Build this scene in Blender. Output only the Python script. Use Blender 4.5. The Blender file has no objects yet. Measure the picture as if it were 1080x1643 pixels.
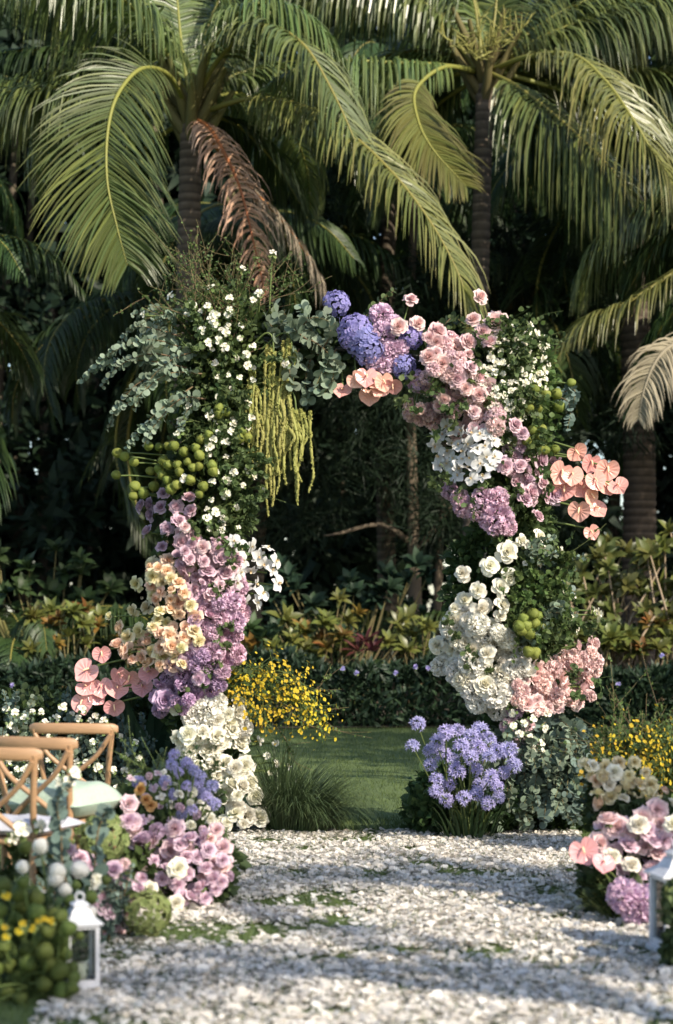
import bpy, math, random
import numpy as np
from mathutils import Vector, Matrix, Quaternion

rng = np.random.default_rng(7)
random.seed(7)
R = math.radians
scene = bpy.context.scene
COL = scene.collection

# ------------------------------------------------------------------ camera
FPX, HZ, CAMH = 3150.0, 1000.0, 1.4          # focal length in photo pixels, horizon row, eye height
cam_d = bpy.data.cameras.new('camera')
cam = bpy.data.objects.new('camera', cam_d)
COL.objects.link(cam)
scene.camera = cam
cam.location = (0, 0, CAMH)
cam.rotation_euler = (R(90), 0, 0)
cam_d.sensor_fit = 'HORIZONTAL'
cam_d.sensor_width = 24.0
cam_d.lens = 24.0 * FPX / 1080.0
cam_d.shift_y = (HZ - 821.5) / 1080.0
cam_d.clip_start = 0.05
cam_d.clip_end = 800
cam_d.dof.use_dof = True
cam_d.dof.focus_distance = 14.8
cam_d.dof.aperture_fstop = 2.2

def at(px, py, Y):
    return Vector(((px - 540.0) / FPX * Y, Y, CAMH - (py - HZ) / FPX * Y))

# ------------------------------------------------------------------ sky, sun, exposure
SUN_AZ, SUN_EL = 42.0, 34.0                  # degrees to the right of straight behind the camera; elevation
sd = Vector((math.sin(R(SUN_AZ)) * math.cos(R(SUN_EL)), -math.cos(R(SUN_AZ)) * math.cos(R(SUN_EL)), math.sin(R(SUN_EL))))
world = bpy.data.worlds.new('World')
scene.world = world
world.use_nodes = True
wn = world.node_tree
sky = wn.nodes.new('ShaderNodeTexSky')
sky.sky_type = 'NISHITA'
sky.sun_disc = False
sky.sun_elevation = R(SUN_EL)
sky.sun_rotation = math.atan2(sd.x, sd.y)
bg = wn.nodes['Background']
bg.inputs['Strength'].default_value = 0.14
wn.links.new(sky.outputs[0], bg.inputs['Color'])
sun_d = bpy.data.lights.new('sun', 'SUN')
sun_d.energy = 4.4
sun_d.angle = R(0.55)
sun_d.color = (1.0, 0.9, 0.74)
sun = bpy.data.objects.new('sun', sun_d)
COL.objects.link(sun)
sun.location = sd * 60
sun.rotation_euler = (-sd).to_track_quat('-Z', 'Y').to_euler()
scene.view_settings.view_transform = 'Standard'
scene.view_settings.look = 'None'
scene.view_settings.exposure = 0.72
scene.view_settings.gamma = 1.0

# ------------------------------------------------------------------ mesh builder
class MB:
    def __init__(self):
        self.V, self.F3, self.F4, self.M3, self.M4, self.A, self.B, self.n = [], [], [], [], [], [], [], 0
    def add(self, V, F, mat=0, a=None, b=0.5):
        V = np.asarray(V, float).reshape(-1, 3); F = np.asarray(F, int)
        m = np.full(len(F), mat, int) if np.isscalar(mat) else np.asarray(mat)
        if F.shape[1] == 3: self.F3.append(F + self.n); self.M3.append(m)
        else: self.F4.append(F + self.n); self.M4.append(m)
        self.A.append(np.zeros(len(V)) + (0.5 if a is None else a)); self.B.append(np.zeros(len(V)) + b)
        self.V.append(V); self.n += len(V)
        return self
    def inst(self, tpl, Rm, T, S, mat=0, b=None):
        """tpl=(V,F,a); n copies with rotation (n,3,3), place (n,3), scale (n,) or (n,3)"""
        V, F, a = tpl
        n = len(T)
        if n == 0: return self
        S = np.asarray(S, float)
        if S.ndim == 0: S = np.full(n, float(S))
        if S.ndim == 1: S = np.repeat(S[:, None], 3, 1)
        W = np.einsum('nij,nmj->nmi', Rm, V[None] * S[:, None, :]) + np.asarray(T)[:, None, :]
        FF = (F[None] + (np.arange(n) * len(V))[:, None, None]).reshape(-1, F.shape[1])
        b = rng.random(n) if b is None else b
        return self.add(W.reshape(-1, 3), FF, mat, np.tile(a, n), np.repeat(b, len(V)))
    def mesh(self, name, mats, smooth=True):
        V = np.concatenate(self.V); me = bpy.data.meshes.new(name)
        me.vertices.add(len(V)); me.vertices.foreach_set('co', V.astype(np.float32).ravel())
        f3 = np.concatenate(self.F3) if self.F3 else np.zeros((0, 3), int)
        f4 = np.concatenate(self.F4) if self.F4 else np.zeros((0, 4), int)
        mi = np.concatenate(self.M3 + self.M4)
        loops = np.concatenate([f3.ravel(), f4.ravel()]).astype(np.int32)
        tot = np.concatenate([np.full(len(f3), 3), np.full(len(f4), 4)]).astype(np.int32)
        st = np.concatenate([[0], np.cumsum(tot)[:-1]]).astype(np.int32)
        me.loops.add(len(loops)); me.loops.foreach_set('vertex_index', loops)
        me.polygons.add(len(tot)); me.polygons.foreach_set('loop_start', st); me.polygons.foreach_set('loop_total', tot)
        me.polygons.foreach_set('material_index', mi.astype(np.int32))
        me.polygons.foreach_set('use_smooth', np.full(len(tot), smooth))
        for nm, arr in (('v', self.A), ('r', self.B)):
            at_ = me.attributes.new(nm, 'FLOAT', 'POINT'); at_.data.foreach_set('value', np.concatenate(arr).astype(np.float32))
        for m in (mats if isinstance(mats, (list, tuple)) else [mats]): me.materials.append(MAT[m])
        me.update(calc_edges=True); me.validate()
        return me
    def build(self, name, mats, parent=None, smooth=True, **tags):
        o = bpy.data.objects.new(name, self.mesh(name, mats, smooth)); return link(o, parent, **tags)

def link(o, parent=None, **tags):
    COL.objects.link(o)
    if parent is not None:
        o.parent = parent
        p = parent.location if parent.parent is None else parent.location + parent.parent.location
        if o.location.length == 0 and o.data is not None: o.location = -p     # meshes are made in world coordinates
    for k, v in tags.items(): o[k] = v
    return o
def thing(name, label, cat, loc=(0, 0, 0), group=None):
    o = bpy.data.objects.new(name, None); o.location = loc; o.empty_display_size = 0.1; COL.objects.link(o)
    o['label'] = label; o['category'] = cat
    if group: o['group'] = group
    return o
def put(name, me, parent, loc, rot=None, scale=1.0, **tags):
    """one copy of a shared mesh as a part: loc in world coordinates, parents are never rotated"""
    o = bpy.data.objects.new(name, me); COL.objects.link(o)
    p = Vector((0, 0, 0))
    if parent is not None: o.parent = parent; p = Vector(parent.location)
    o.location = Vector(loc) - p
    if rot is not None: o.rotation_mode = 'QUATERNION'; o.rotation_quaternion = rot
    o.scale = (scale,) * 3 if np.isscalar(scale) else scale
    for k, v in tags.items(): o[k] = v
    return o

def quat_face(d, roll=0.0):
    return Vector(d).to_track_quat('Z', 'Y') @ Quaternion((0, 0, 1), roll)
def rots(D, up=None, roll=None):
    """rotation matrices (n,3,3) taking +Z to D, with random roll"""
    D = np.asarray(D, float); D = D / np.linalg.norm(D, axis=1, keepdims=True)
    n = len(D)
    H = np.tile([0.0, 0, 1], (n, 1)) if up is None else np.asarray(up, float)
    H = np.where(np.abs((H * D).sum(1, keepdims=True)) > 0.98, np.array([[0.0, 1, 0]]), H)
    X = np.cross(H, D); X /= np.linalg.norm(X, axis=1, keepdims=True); Y = np.cross(D, X)
    if roll is None: roll = rng.random(n) * 6.283
    c, s = np.cos(roll)[:, None], np.sin(roll)[:, None]
    return np.stack([X * c + Y * s, -X * s + Y * c, D], 2)
def grid_faces(nu, nv):
    i, j = np.meshgrid(np.arange(nv), np.arange(nu), indexing='ij'); k = i * (nu + 1) + j
    return np.stack([k, k + 1, k + nu + 2, k + nu + 1], -1).reshape(-1, 4)
def cspline(P, n):
    P = np.asarray([tuple(p) for p in P], float)
    if len(P) == 2: return P[0] + (P[1] - P[0]) * np.linspace(0, 1, n)[:, None]
    Q = np.vstack([2 * P[0] - P[1], P, 2 * P[-1] - P[-2]])
    out = []
    for u in np.linspace(0, len(P) - 1 - 1e-9, n):
        i = int(u); t = u - i; a, b, c, d = Q[i:i + 4]
        out.append(0.5 * (2 * b + (c - a) * t + (2 * a - 5 * b + 4 * c - d) * t * t + (3 * b - a - 3 * c + d) * t ** 3))
    return np.array(out)
def tube(mb, P, rad, sides=6, mat=0, cap=True, a=None, b=0.5):
    P = np.asarray(P, float); n = len(P); rad = np.zeros(n) + rad
    T = np.gradient(P, axis=0); T /= np.linalg.norm(T, axis=1, keepdims=True) + 1e-9
    up = np.array([0.0, 0, 1]) if abs(T[0, 2]) < 0.9 else np.array([1.0, 0, 0])
    V = []
    N = np.cross(T[0], up); N /= np.linalg.norm(N)
    for i in range(n):
        N = N - T[i] * N.dot(T[i]); N /= np.linalg.norm(N) + 1e-9; B = np.cross(T[i], N)
        th = np.arange(sides) / sides * 2 * math.pi
        V.append(P[i] + rad[i] * (np.cos(th)[:, None] * N + np.sin(th)[:, None] * B))
    V = np.concatenate(V); k = np.arange(sides); k2 = (k + 1) % sides
    F = np.concatenate([np.stack([i * sides + k, i * sides + k2, (i + 1) * sides + k2, (i + 1) * sides + k], 1) for i in range(n - 1)])
    aa = np.repeat(np.linspace(0, 1, n), sides) if a is None else a
    mb.add(V, F, mat, aa, b)
    if cap:
        V2 = np.vstack([P[0], V[:sides], P[-1], V[-sides:]])
        F2 = np.vstack([np.stack([np.zeros(sides, int), 1 + k2, 1 + k], 1), np.stack([np.full(sides, sides + 1), sides + 2 + k, sides + 2 + k2], 1)])
        mb.add(V2, F2, mat, 0.5, b)
    return mb
def box(mb, c, s, mat=0, rz=0.0, bev=0.0):
    c = np.array(c, float); h = np.array(s, float) / 2
    V = np.array([[x, y, z] for x in (-1, 1) for y in (-1, 1) for z in (-1, 1)]) * h
    ca, sa = math.cos(rz), math.sin(rz)
    V = V @ np.array([[ca, sa, 0], [-sa, ca, 0], [0, 0, 1]]) + c
    F = [[0, 1, 3, 2], [4, 6, 7, 5], [0, 4, 5, 1], [2, 3, 7, 6], [0, 2, 6, 4], [1, 5, 7, 3]]
    return mb.add(V, F, mat)
def lathe(mb, prof, n=16, c=(0, 0, 0), mat=0):
    prof = np.asarray(prof, float); th = np.arange(n) / n * 2 * math.pi
    V = np.stack([prof[:, 0][:, None] * np.cos(th), prof[:, 0][:, None] * np.sin(th), np.repeat(prof[:, 1][:, None], n, 1)], -1).reshape(-1, 3) + np.array(c)
    k = np.arange(n); k2 = (k + 1) % n
    F = np.concatenate([np.stack([i * n + k, i * n + k2, (i + 1) * n + k2, (i + 1) * n + k], 1) for i in range(len(prof) - 1)])
    return mb.add(V, F, mat, np.repeat(np.linspace(0, 1, len(prof)), n))

# ------------------------------------------------------------------ materials
MAT = {}
def _mix(nt, fac, a, b, mode='MIX'):
    m = nt.nodes.new('ShaderNodeMix'); m.data_type = 'RGBA'; m.blend_type = mode
    for sock, v in ((m.inputs[0], fac), (m.inputs[6], a), (m.inputs[7], b)):
        if hasattr(v, 'links') or hasattr(v, 'is_output'): nt.links.new(v, sock)
        elif isinstance(v, (int, float)): sock.default_value = v
        else: sock.default_value = (*v, 1)
    return m.outputs[2]
def _math(nt, op, a, b=0.0, clamp=False):
    m = nt.nodes.new('ShaderNodeMath'); m.operation = op; m.use_clamp = clamp
    for i, v in enumerate((a, b)):
        if isinstance(v, (int, float)): m.inputs[i].default_value = v
        else: nt.links.new(v, m.inputs[i])
    return m.outputs[0]
def plant(name, c0, c1, c2=None, trans=0.3, rough=0.6, var=0.35, bump=0.0, bscale=60, spec=0.3, noise=0.0, nscale=30, tcol=None):
    """petal or leaf: c0 at the base, c1 at the tip (attribute v); c2 an individual's other tone; r = brightness per piece"""
    m = bpy.data.materials.new(name); m.use_nodes = True; nt = m.node_tree; MAT[name] = m
    p = nt.nodes['Principled BSDF']; out = nt.nodes['Material Output']
    av = nt.nodes.new('ShaderNodeAttribute'); av.attribute_name = 'v'
    ar = nt.nodes.new('ShaderNodeAttribute'); ar.attribute_name = 'r'
    oi = nt.nodes.new('ShaderNodeObjectInfo')
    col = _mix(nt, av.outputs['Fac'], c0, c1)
    if c2 is not None:
        rr = _math(nt, 'FRACT', _math(nt, 'ADD', oi.outputs['Random'], ar.outputs['Fac']))
        col = _mix(nt, rr, col, c2)
    if noise:
        tc = nt.nodes.new('ShaderNodeTexCoord'); nz = nt.nodes.new('ShaderNodeTexNoise'); nz.inputs['Scale'].default_value = nscale
        nz.inputs['Detail'].default_value = 4; nt.links.new(tc.outputs['Object'], nz.inputs['Vector'])
        col = _mix(nt, _math(nt, 'MULTIPLY', _math(nt, 'SUBTRACT', nz.outputs['Fac'], 0.35, True), noise * 4, True), col, tuple(min(1, x * 0.45) for x in c0))
    f = _math(nt, 'ADD', _math(nt, 'MULTIPLY', _math(nt, 'ADD', ar.outputs['Fac'], _math(nt, 'MULTIPLY', oi.outputs['Random'], 0.6)), var), 1.0 - var * 0.8)
    hs = nt.nodes.new('ShaderNodeHueSaturation'); nt.links.new(col, hs.inputs['Color']); nt.links.new(f, hs.inputs['Value'])
    hs.inputs['Saturation'].default_value = 1.0
    nt.links.new(_math(nt, 'ADD', _math(nt, 'MULTIPLY', oi.outputs['Random'], 0.03), 0.485), hs.inputs['Hue'])
    col = hs.outputs[0]
    nt.links.new(col, p.inputs['Base Color']); p.inputs['Roughness'].default_value = rough
    p.inputs['Specular IOR Level'].default_value = spec
    if bump:
        tc2 = nt.nodes.new('ShaderNodeTexCoord'); nb = nt.nodes.new('ShaderNodeTexNoise'); nb.inputs['Scale'].default_value = bscale
        nt.links.new(tc2.outputs['Object'], nb.inputs['Vector'])
        bp = nt.nodes.new('ShaderNodeBump'); bp.inputs['Strength'].default_value = bump; bp.inputs['Distance'].default_value = 0.01
        nt.links.new(nb.outputs['Fac'], bp.inputs['Height']); nt.links.new(bp.outputs[0], p.inputs['Normal'])
    if trans:
        tr = nt.nodes.new('ShaderNodeBsdfTranslucent')
        if tcol: nt.links.new(_mix(nt, 1.0, col, tcol, 'MULTIPLY'), tr.inputs['Color'])
        else: nt.links.new(col, tr.inputs['Color'])
        mx = nt.nodes.new('ShaderNodeMixShader'); mx.inputs[0].default_value = trans
        nt.links.new(p.outputs[0], mx.inputs[1]); nt.links.new(tr.outputs[0], mx.inputs[2]); nt.links.new(mx.outputs[0], out.inputs['Surface'])
    return m

# leaves
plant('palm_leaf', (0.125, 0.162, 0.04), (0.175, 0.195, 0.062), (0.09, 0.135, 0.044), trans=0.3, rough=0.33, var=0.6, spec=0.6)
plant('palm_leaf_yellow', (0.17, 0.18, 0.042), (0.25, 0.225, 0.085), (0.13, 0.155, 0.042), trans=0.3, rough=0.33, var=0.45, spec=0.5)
plant('palm_leaf_shaded', (0.045, 0.075, 0.02), (0.05, 0.08, 0.022), (0.03, 0.06, 0.02), trans=0.3, rough=0.45, var=0.5, spec=0.4)  # darker copy of palm_leaf: shade on rear fronds put into the colour
plant('palm_dead', (0.48, 0.28, 0.16), (0.55, 0.42, 0.34), (0.42, 0.25, 0.16), trans=0.2, rough=0.8, var=0.6)
plant('palm_grey', (0.28, 0.24, 0.17), (0.34, 0.29, 0.22), None, trans=0.2, rough=0.8, var=0.5)
plant('rib_green', (0.17, 0.17, 0.04), (0.22, 0.2, 0.05), None, trans=0.0, rough=0.45, var=0.2)
plant('leaf_base', (0.1, 0.085, 0.035), (0.13, 0.12, 0.04), None, trans=0.0, rough=0.7, var=0.3)
plant('rib_brown', (0.33, 0.14, 0.04), (0.3, 0.11, 0.04), None, trans=0.0, rough=0.6, var=0.3)
plant('bark', (0.06, 0.046, 0.034), (0.17, 0.135, 0.1), None, trans=0.0, rough=0.9, var=0.2, bump=0.7, bscale=18, noise=0.3, nscale=6)
plant('pale_bark', (0.3, 0.22, 0.15), (0.33, 0.25, 0.18), None, trans=0.0, rough=0.9, var=0.2, bump=0.5, bscale=25, noise=0.25, nscale=9)
plant('wood_bark', (0.13, 0.1, 0.07), (0.15, 0.115, 0.085), None, trans=0.0, rough=0.9, var=0.2, bump=0.5, bscale=25, noise=0.25, nscale=9)
plant('stem', (0.10, 0.14, 0.04), (0.12, 0.16, 0.05), None, trans=0.0, rough=0.6)
plant('twig', (0.15, 0.1, 0.06), (0.14, 0.12, 0.05), None, trans=0.0, rough=0.8)
plant('leaf', (0.045, 0.078, 0.026), (0.065, 0.1, 0.035), (0.035, 0.065, 0.025), trans=0.3, rough=0.5, var=0.6)
plant('leaf_fresh', (0.10, 0.15, 0.04), (0.13, 0.18, 0.05), (0.07, 0.12, 0.04), trans=0.35, rough=0.55, var=0.5)
plant('leaf_fern', (0.075, 0.115, 0.035), (0.12, 0.16, 0.06), (0.055, 0.09, 0.035), trans=0.3, rough=0.6, var=0.5)
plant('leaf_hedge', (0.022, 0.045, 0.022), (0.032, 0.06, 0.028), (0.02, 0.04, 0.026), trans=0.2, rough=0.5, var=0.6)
plant('leaf_croton', (0.2, 0.19, 0.045), (0.08, 0.115, 0.03), (0.13, 0.145, 0.035), trans=0.3, rough=0.4, var=0.5, spec=0.5)
plant('leaf_rust', (0.28, 0.13, 0.03), (0.2, 0.09, 0.03), (0.12, 0.13, 0.03), trans=0.3, rough=0.45, var=0.5)
plant('leaf_frangipani', (0.095, 0.115, 0.03), (0.07, 0.1, 0.03), (0.14, 0.14, 0.04), trans=0.35, rough=0.4, var=0.55, spec=0.5)
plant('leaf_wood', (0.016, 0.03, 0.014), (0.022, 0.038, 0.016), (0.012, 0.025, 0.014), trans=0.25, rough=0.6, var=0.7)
plant('euc', (0.18, 0.235, 0.165), (0.24, 0.29, 0.215), (0.135, 0.185, 0.13), trans=0.2, rough=0.55, var=0.5)
plant('euc_blue', (0.13, 0.185, 0.165), (0.17, 0.23, 0.205), (0.10, 0.15, 0.125), trans=0.2, rough=0.55, var=0.5)
plant('grass', (0.055, 0.09, 0.024), (0.11, 0.155, 0.042), (0.09, 0.12, 0.032), trans=0.3, rough=0.6, var=0.6)
plant('grass_long', (0.05, 0.09, 0.035), (0.10, 0.14, 0.06), (0.06, 0.1, 0.045), trans=0.25, rough=0.45, var=0.6)
plant('leaf_red', (0.09, 0.025, 0.025), (0.06, 0.02, 0.022), None, trans=0.15, rough=0.4, var=0.4)
plant('strap_leaf', (0.02, 0.045, 0.03), (0.03, 0.06, 0.04), None, trans=0.15, rough=0.35, var=0.4)
# petals
def pet(n, a, b, c=None, **k): plant(n, a, b, c, **{**dict(trans=0.32, rough=0.6, var=0.22, spec=0.2), **k})
pet('white', (0.78, 0.74, 0.56), (0.86, 0.83, 0.74), (0.82, 0.79, 0.68))
pet('white_cool', (0.8, 0.77, 0.68), (0.86, 0.84, 0.79), None)
pet('orchid_white', (0.62, 0.6, 0.55), (0.78, 0.78, 0.8), None, var=0.25)
pet('orchid_lip', (0.6, 0.4, 0.12), (0.7, 0.6, 0.4), None)
pet('ivory', (0.74, 0.62, 0.26), (0.83, 0.77, 0.58), (0.8, 0.7, 0.45))
pet('peach', (0.8, 0.5, 0.3), (0.87, 0.69, 0.53), (0.86, 0.64, 0.5))
pet('pink', (0.68, 0.36, 0.38), (0.82, 0.64, 0.62), (0.8, 0.58, 0.58))
pet('pink_soft', (0.76, 0.5, 0.5), (0.82, 0.66, 0.64), (0.78, 0.6, 0.66))
pet('lilac_rose', (0.62, 0.42, 0.56), (0.74, 0.58, 0.7), (0.76, 0.58, 0.64))
pet('mauve_rose', (0.6, 0.39, 0.46), (0.75, 0.57, 0.62), (0.68, 0.48, 0.56), var=0.42)
pet('mauve_grey', (0.44, 0.28, 0.4), (0.6, 0.46, 0.55), (0.55, 0.4, 0.52))
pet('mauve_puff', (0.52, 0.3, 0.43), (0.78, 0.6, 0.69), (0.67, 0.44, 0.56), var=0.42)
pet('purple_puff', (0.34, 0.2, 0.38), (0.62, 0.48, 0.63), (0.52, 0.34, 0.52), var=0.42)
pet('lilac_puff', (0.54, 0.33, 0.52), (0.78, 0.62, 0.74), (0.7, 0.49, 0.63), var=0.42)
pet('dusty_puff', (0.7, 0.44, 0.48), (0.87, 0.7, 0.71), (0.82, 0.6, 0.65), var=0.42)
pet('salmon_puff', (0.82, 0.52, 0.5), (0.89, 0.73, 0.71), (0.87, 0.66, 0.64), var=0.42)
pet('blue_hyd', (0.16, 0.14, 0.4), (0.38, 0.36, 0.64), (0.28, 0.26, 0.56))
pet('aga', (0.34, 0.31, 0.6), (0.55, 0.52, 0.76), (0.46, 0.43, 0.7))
pet('anth_pink', (0.68, 0.29, 0.29), (0.75, 0.38, 0.38), None, rough=0.24, trans=0.15, spec=0.5)
pet('anth_peach', (0.72, 0.32, 0.27), (0.78, 0.42, 0.36), None, rough=0.24, trans=0.15, spec=0.5)
pet('spadix', (0.8, 0.62, 0.4), (0.78, 0.45, 0.3), None, trans=0.0)
pet('ball_green', (0.2, 0.23, 0.045), (0.3, 0.32, 0.085), (0.17, 0.21, 0.045), trans=0.25)
pet('ball_deep', (0.07, 0.105, 0.025), (0.14, 0.17, 0.045), (0.09, 0.12, 0.03), trans=0.2)
pet('viburnum', (0.14, 0.18, 0.06), (0.3, 0.34, 0.14), (0.2, 0.26, 0.09))
pet('pompon', (0.72, 0.68, 0.6), (0.8, 0.77, 0.7), None, trans=0.1)
pet('amaranth', (0.26, 0.26, 0.07), (0.4, 0.38, 0.13), (0.32, 0.33, 0.1), trans=0.2)
pet('yellow', (0.48, 0.33, 0.025), (0.6, 0.45, 0.05), (0.54, 0.39, 0.03))
pet('orange', (0.7, 0.4, 0.12), (0.76, 0.5, 0.2), None)
pet('petal_ground', (0.68, 0.655, 0.6), (0.78, 0.755, 0.71), (0.7, 0.64, 0.55), var=0.25, trans=0.25)

def simple(name, col, rough=0.5, bump=0.0, bscale=40, metal=0.0, wave=None, col2=None):
    m = bpy.data.materials.new(name); m.use_nodes = True; nt = m.node_tree; MAT[name] = m; p = nt.nodes['Principled BSDF']
    p.inputs['Roughness'].default_value = rough; p.inputs['Metallic'].default_value = metal
    tc = nt.nodes.new('ShaderNodeTexCoord'); nz = nt.nodes.new('ShaderNodeTexNoise'); nz.inputs['Scale'].default_value = bscale; nz.inputs['Detail'].default_value = 6
    vec = tc.outputs['Object']
    if wave:
        mp = nt.nodes.new('ShaderNodeMapping'); mp.inputs['Scale'].default_value = wave; nt.links.new(vec, mp.inputs[0]); vec = mp.outputs[0]
    nt.links.new(vec, nz.inputs['Vector'])
    nt.links.new(_mix(nt, nz.outputs['Fac'], tuple(x * 0.72 for x in col) if col2 is None else col2, tuple(min(1, x * 1.2) for x in col)), p.inputs['Base Color'])
    if bump:
        bp = nt.nodes.new('ShaderNodeBump'); bp.inputs['Strength'].default_value = bump; bp.inputs['Distance'].default_value = 0.01
        nt.links.new(nz.outputs['Fac'], bp.inputs['Height']); nt.links.new(bp.outputs[0], p.inputs['Normal'])
    return m
simple('wood', (0.38, 0.225, 0.12), 0.45, 0.12, 6, wave=(3, 3, 30))
simple('cushion', (0.36, 0.45, 0.36), 0.9, 0.25, 90)
simple('cushion_white', (0.5, 0.5, 0.55), 0.9, 0.25, 90)
simple('white_paint', (0.62, 0.62, 0.65), 0.4, 0.1, 14)
simple('frame_metal', (0.03, 0.035, 0.03), 0.5)
simple('candle', (0.8, 0.75, 0.6), 0.5)
simple('lawn', (0.09, 0.125, 0.034), 0.95, 0.6, 6, col2=(0.055, 0.09, 0.025))
simple('soil', (0.05, 0.04, 0.028), 0.95, 0.5, 8)
def glass():
    m = bpy.data.materials.new('glass'); m.use_nodes = True; nt = m.node_tree; MAT['glass'] = m; nt.nodes.remove(nt.nodes['Principled BSDF'])
    gl = nt.nodes.new('ShaderNodeBsdfGlossy'); gl.inputs['Roughness'].default_value = 0.03
    tr = nt.nodes.new('ShaderNodeBsdfTransparent'); tr.inputs['Color'].default_value = (0.88, 0.92, 0.92, 1)
    fr = nt.nodes.new('ShaderNodeFresnel'); fr.inputs[0].default_value = 1.5; mx = nt.nodes.new('ShaderNodeMixShader')
    nt.links.new(fr.outputs[0], mx.inputs[0]); nt.links.new(tr.outputs[0], mx.inputs[1]); nt.links.new(gl.outputs[0], mx.inputs[2])
    nt.links.new(mx.outputs[0], nt.nodes['Material Output'].inputs['Surface'])
glass()

# ------------------------------------------------------------------ petal and leaf templates
def petal(L=1.0, W=0.5, nu=4, nv=4, shape=None, cup=0.3, bend=0.3, bpow=1.0, ruffle=0.0, rk=7.0, ph=0.0, point=0.0, base=0.3):
    t = np.linspace(0, 1, nv + 1); s = np.linspace(-1, 1, nu + 1)
    sh = (base + (1 - base) * np.sin(np.pi * np.clip(t, 0, 1) ** 0.8 * 0.62)) if shape is None else np.interp(t, np.linspace(0, 1, len(shape)), shape)
    th = bend * t ** bpow; dt = L / nv
    z = np.concatenate([[0], np.cumsum(np.cos(th[1:]) * dt)]); y = np.concatenate([[0], np.cumsum(np.sin(th[1:]) * dt)])
    S, T = np.meshgrid(s, t)
    w = W * sh[:, None]
    X = S * w
    off = cup * W * S ** 2 * sh[:, None] + ruffle * np.sin(rk * S + ph + 2 * T) * T ** 2
    tipcut = (1 - np.abs(S) ** 2) * point * T ** 3 * L - (1 - point) * 0.12 * S ** 2 * T ** 2 * L
    Yv = y[:, None] - np.cos(th)[:, None] * off + np.sin(th)[:, None] * tipcut
    Zv = z[:, None] + np.sin(th)[:, None] * off + np.cos(th)[:, None] * tipcut
    return np.stack([X, Yv, Zv], -1).reshape(-1, 3), grid_faces(nu, nv), T.ravel()
def rotz(a): c, s = math.cos(a), math.sin(a); return np.array([[c, -s, 0], [s, c, 0], [0, 0, 1]])
def rotx(a): c, s = math.cos(a), math.sin(a); return np.array([[1, 0, 0], [0, c, -s], [0, s, c]])
def fib(n, zmin=-1.0, zmax=1.0):
    i = np.arange(n) + 0.5; z = zmax - (zmax - zmin) * i / n; th = i * 2.399963; r = np.sqrt(1 - z * z)
    return np.stack([r * np.cos(th), r * np.sin(th), z], 1)

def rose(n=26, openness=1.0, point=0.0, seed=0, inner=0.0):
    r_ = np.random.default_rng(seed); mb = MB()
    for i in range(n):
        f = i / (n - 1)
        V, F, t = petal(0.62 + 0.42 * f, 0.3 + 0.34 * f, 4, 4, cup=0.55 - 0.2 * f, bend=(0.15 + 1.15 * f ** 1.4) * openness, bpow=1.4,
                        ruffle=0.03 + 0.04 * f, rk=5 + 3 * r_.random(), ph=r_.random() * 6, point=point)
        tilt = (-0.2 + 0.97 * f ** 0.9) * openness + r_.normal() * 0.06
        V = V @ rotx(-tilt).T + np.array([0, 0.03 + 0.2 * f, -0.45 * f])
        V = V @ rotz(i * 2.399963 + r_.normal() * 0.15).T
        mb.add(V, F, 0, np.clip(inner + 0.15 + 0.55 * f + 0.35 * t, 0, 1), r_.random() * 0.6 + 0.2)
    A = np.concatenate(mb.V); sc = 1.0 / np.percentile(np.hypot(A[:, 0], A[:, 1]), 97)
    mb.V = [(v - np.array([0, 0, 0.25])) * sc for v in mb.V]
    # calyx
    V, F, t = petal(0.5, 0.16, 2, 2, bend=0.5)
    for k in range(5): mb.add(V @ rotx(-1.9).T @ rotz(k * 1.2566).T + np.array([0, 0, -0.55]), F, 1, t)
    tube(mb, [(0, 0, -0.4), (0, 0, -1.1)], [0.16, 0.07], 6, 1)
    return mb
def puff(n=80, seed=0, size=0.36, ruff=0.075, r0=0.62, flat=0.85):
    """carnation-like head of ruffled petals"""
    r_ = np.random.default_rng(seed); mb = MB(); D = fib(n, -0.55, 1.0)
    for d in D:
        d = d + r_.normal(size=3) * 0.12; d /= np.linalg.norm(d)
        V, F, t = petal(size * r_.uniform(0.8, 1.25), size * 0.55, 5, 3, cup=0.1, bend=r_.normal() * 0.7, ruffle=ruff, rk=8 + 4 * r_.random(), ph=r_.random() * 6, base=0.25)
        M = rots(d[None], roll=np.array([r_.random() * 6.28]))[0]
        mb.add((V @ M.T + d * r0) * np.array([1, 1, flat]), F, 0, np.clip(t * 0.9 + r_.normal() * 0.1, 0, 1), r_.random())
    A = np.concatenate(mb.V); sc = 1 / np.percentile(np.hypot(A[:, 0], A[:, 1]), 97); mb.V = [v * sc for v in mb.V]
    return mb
def hydrangea(n=120, seed=0, zmin=-0.5):
    r_ = np.random.default_rng(seed); mb = MB(); D = fib(n, zmin, 1.0)
    V0, F0, t0 = petal(0.15, 0.085, 2, 2, cup=-0.2, bend=0.25, base=0.35)
    for d in D:
        d = d + r_.normal(size=3) * 0.09; d /= np.linalg.norm(d); rr = 0.9 + r_.normal() * 0.05
        M = rots((d + r_.normal(size=3) * 0.25)[None], roll=np.array([r_.random() * 6.28]))[0]; b = r_.random(); s = 0.85 + 0.3 * r_.random()
        for k in range(4):
            mb.add((V0 @ rotx(-1.25).T @ rotz(k * 1.5708).T * s) @ M.T + d * rr, F0, 0, np.clip(t0, 0, 1), b)
    return mb
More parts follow.
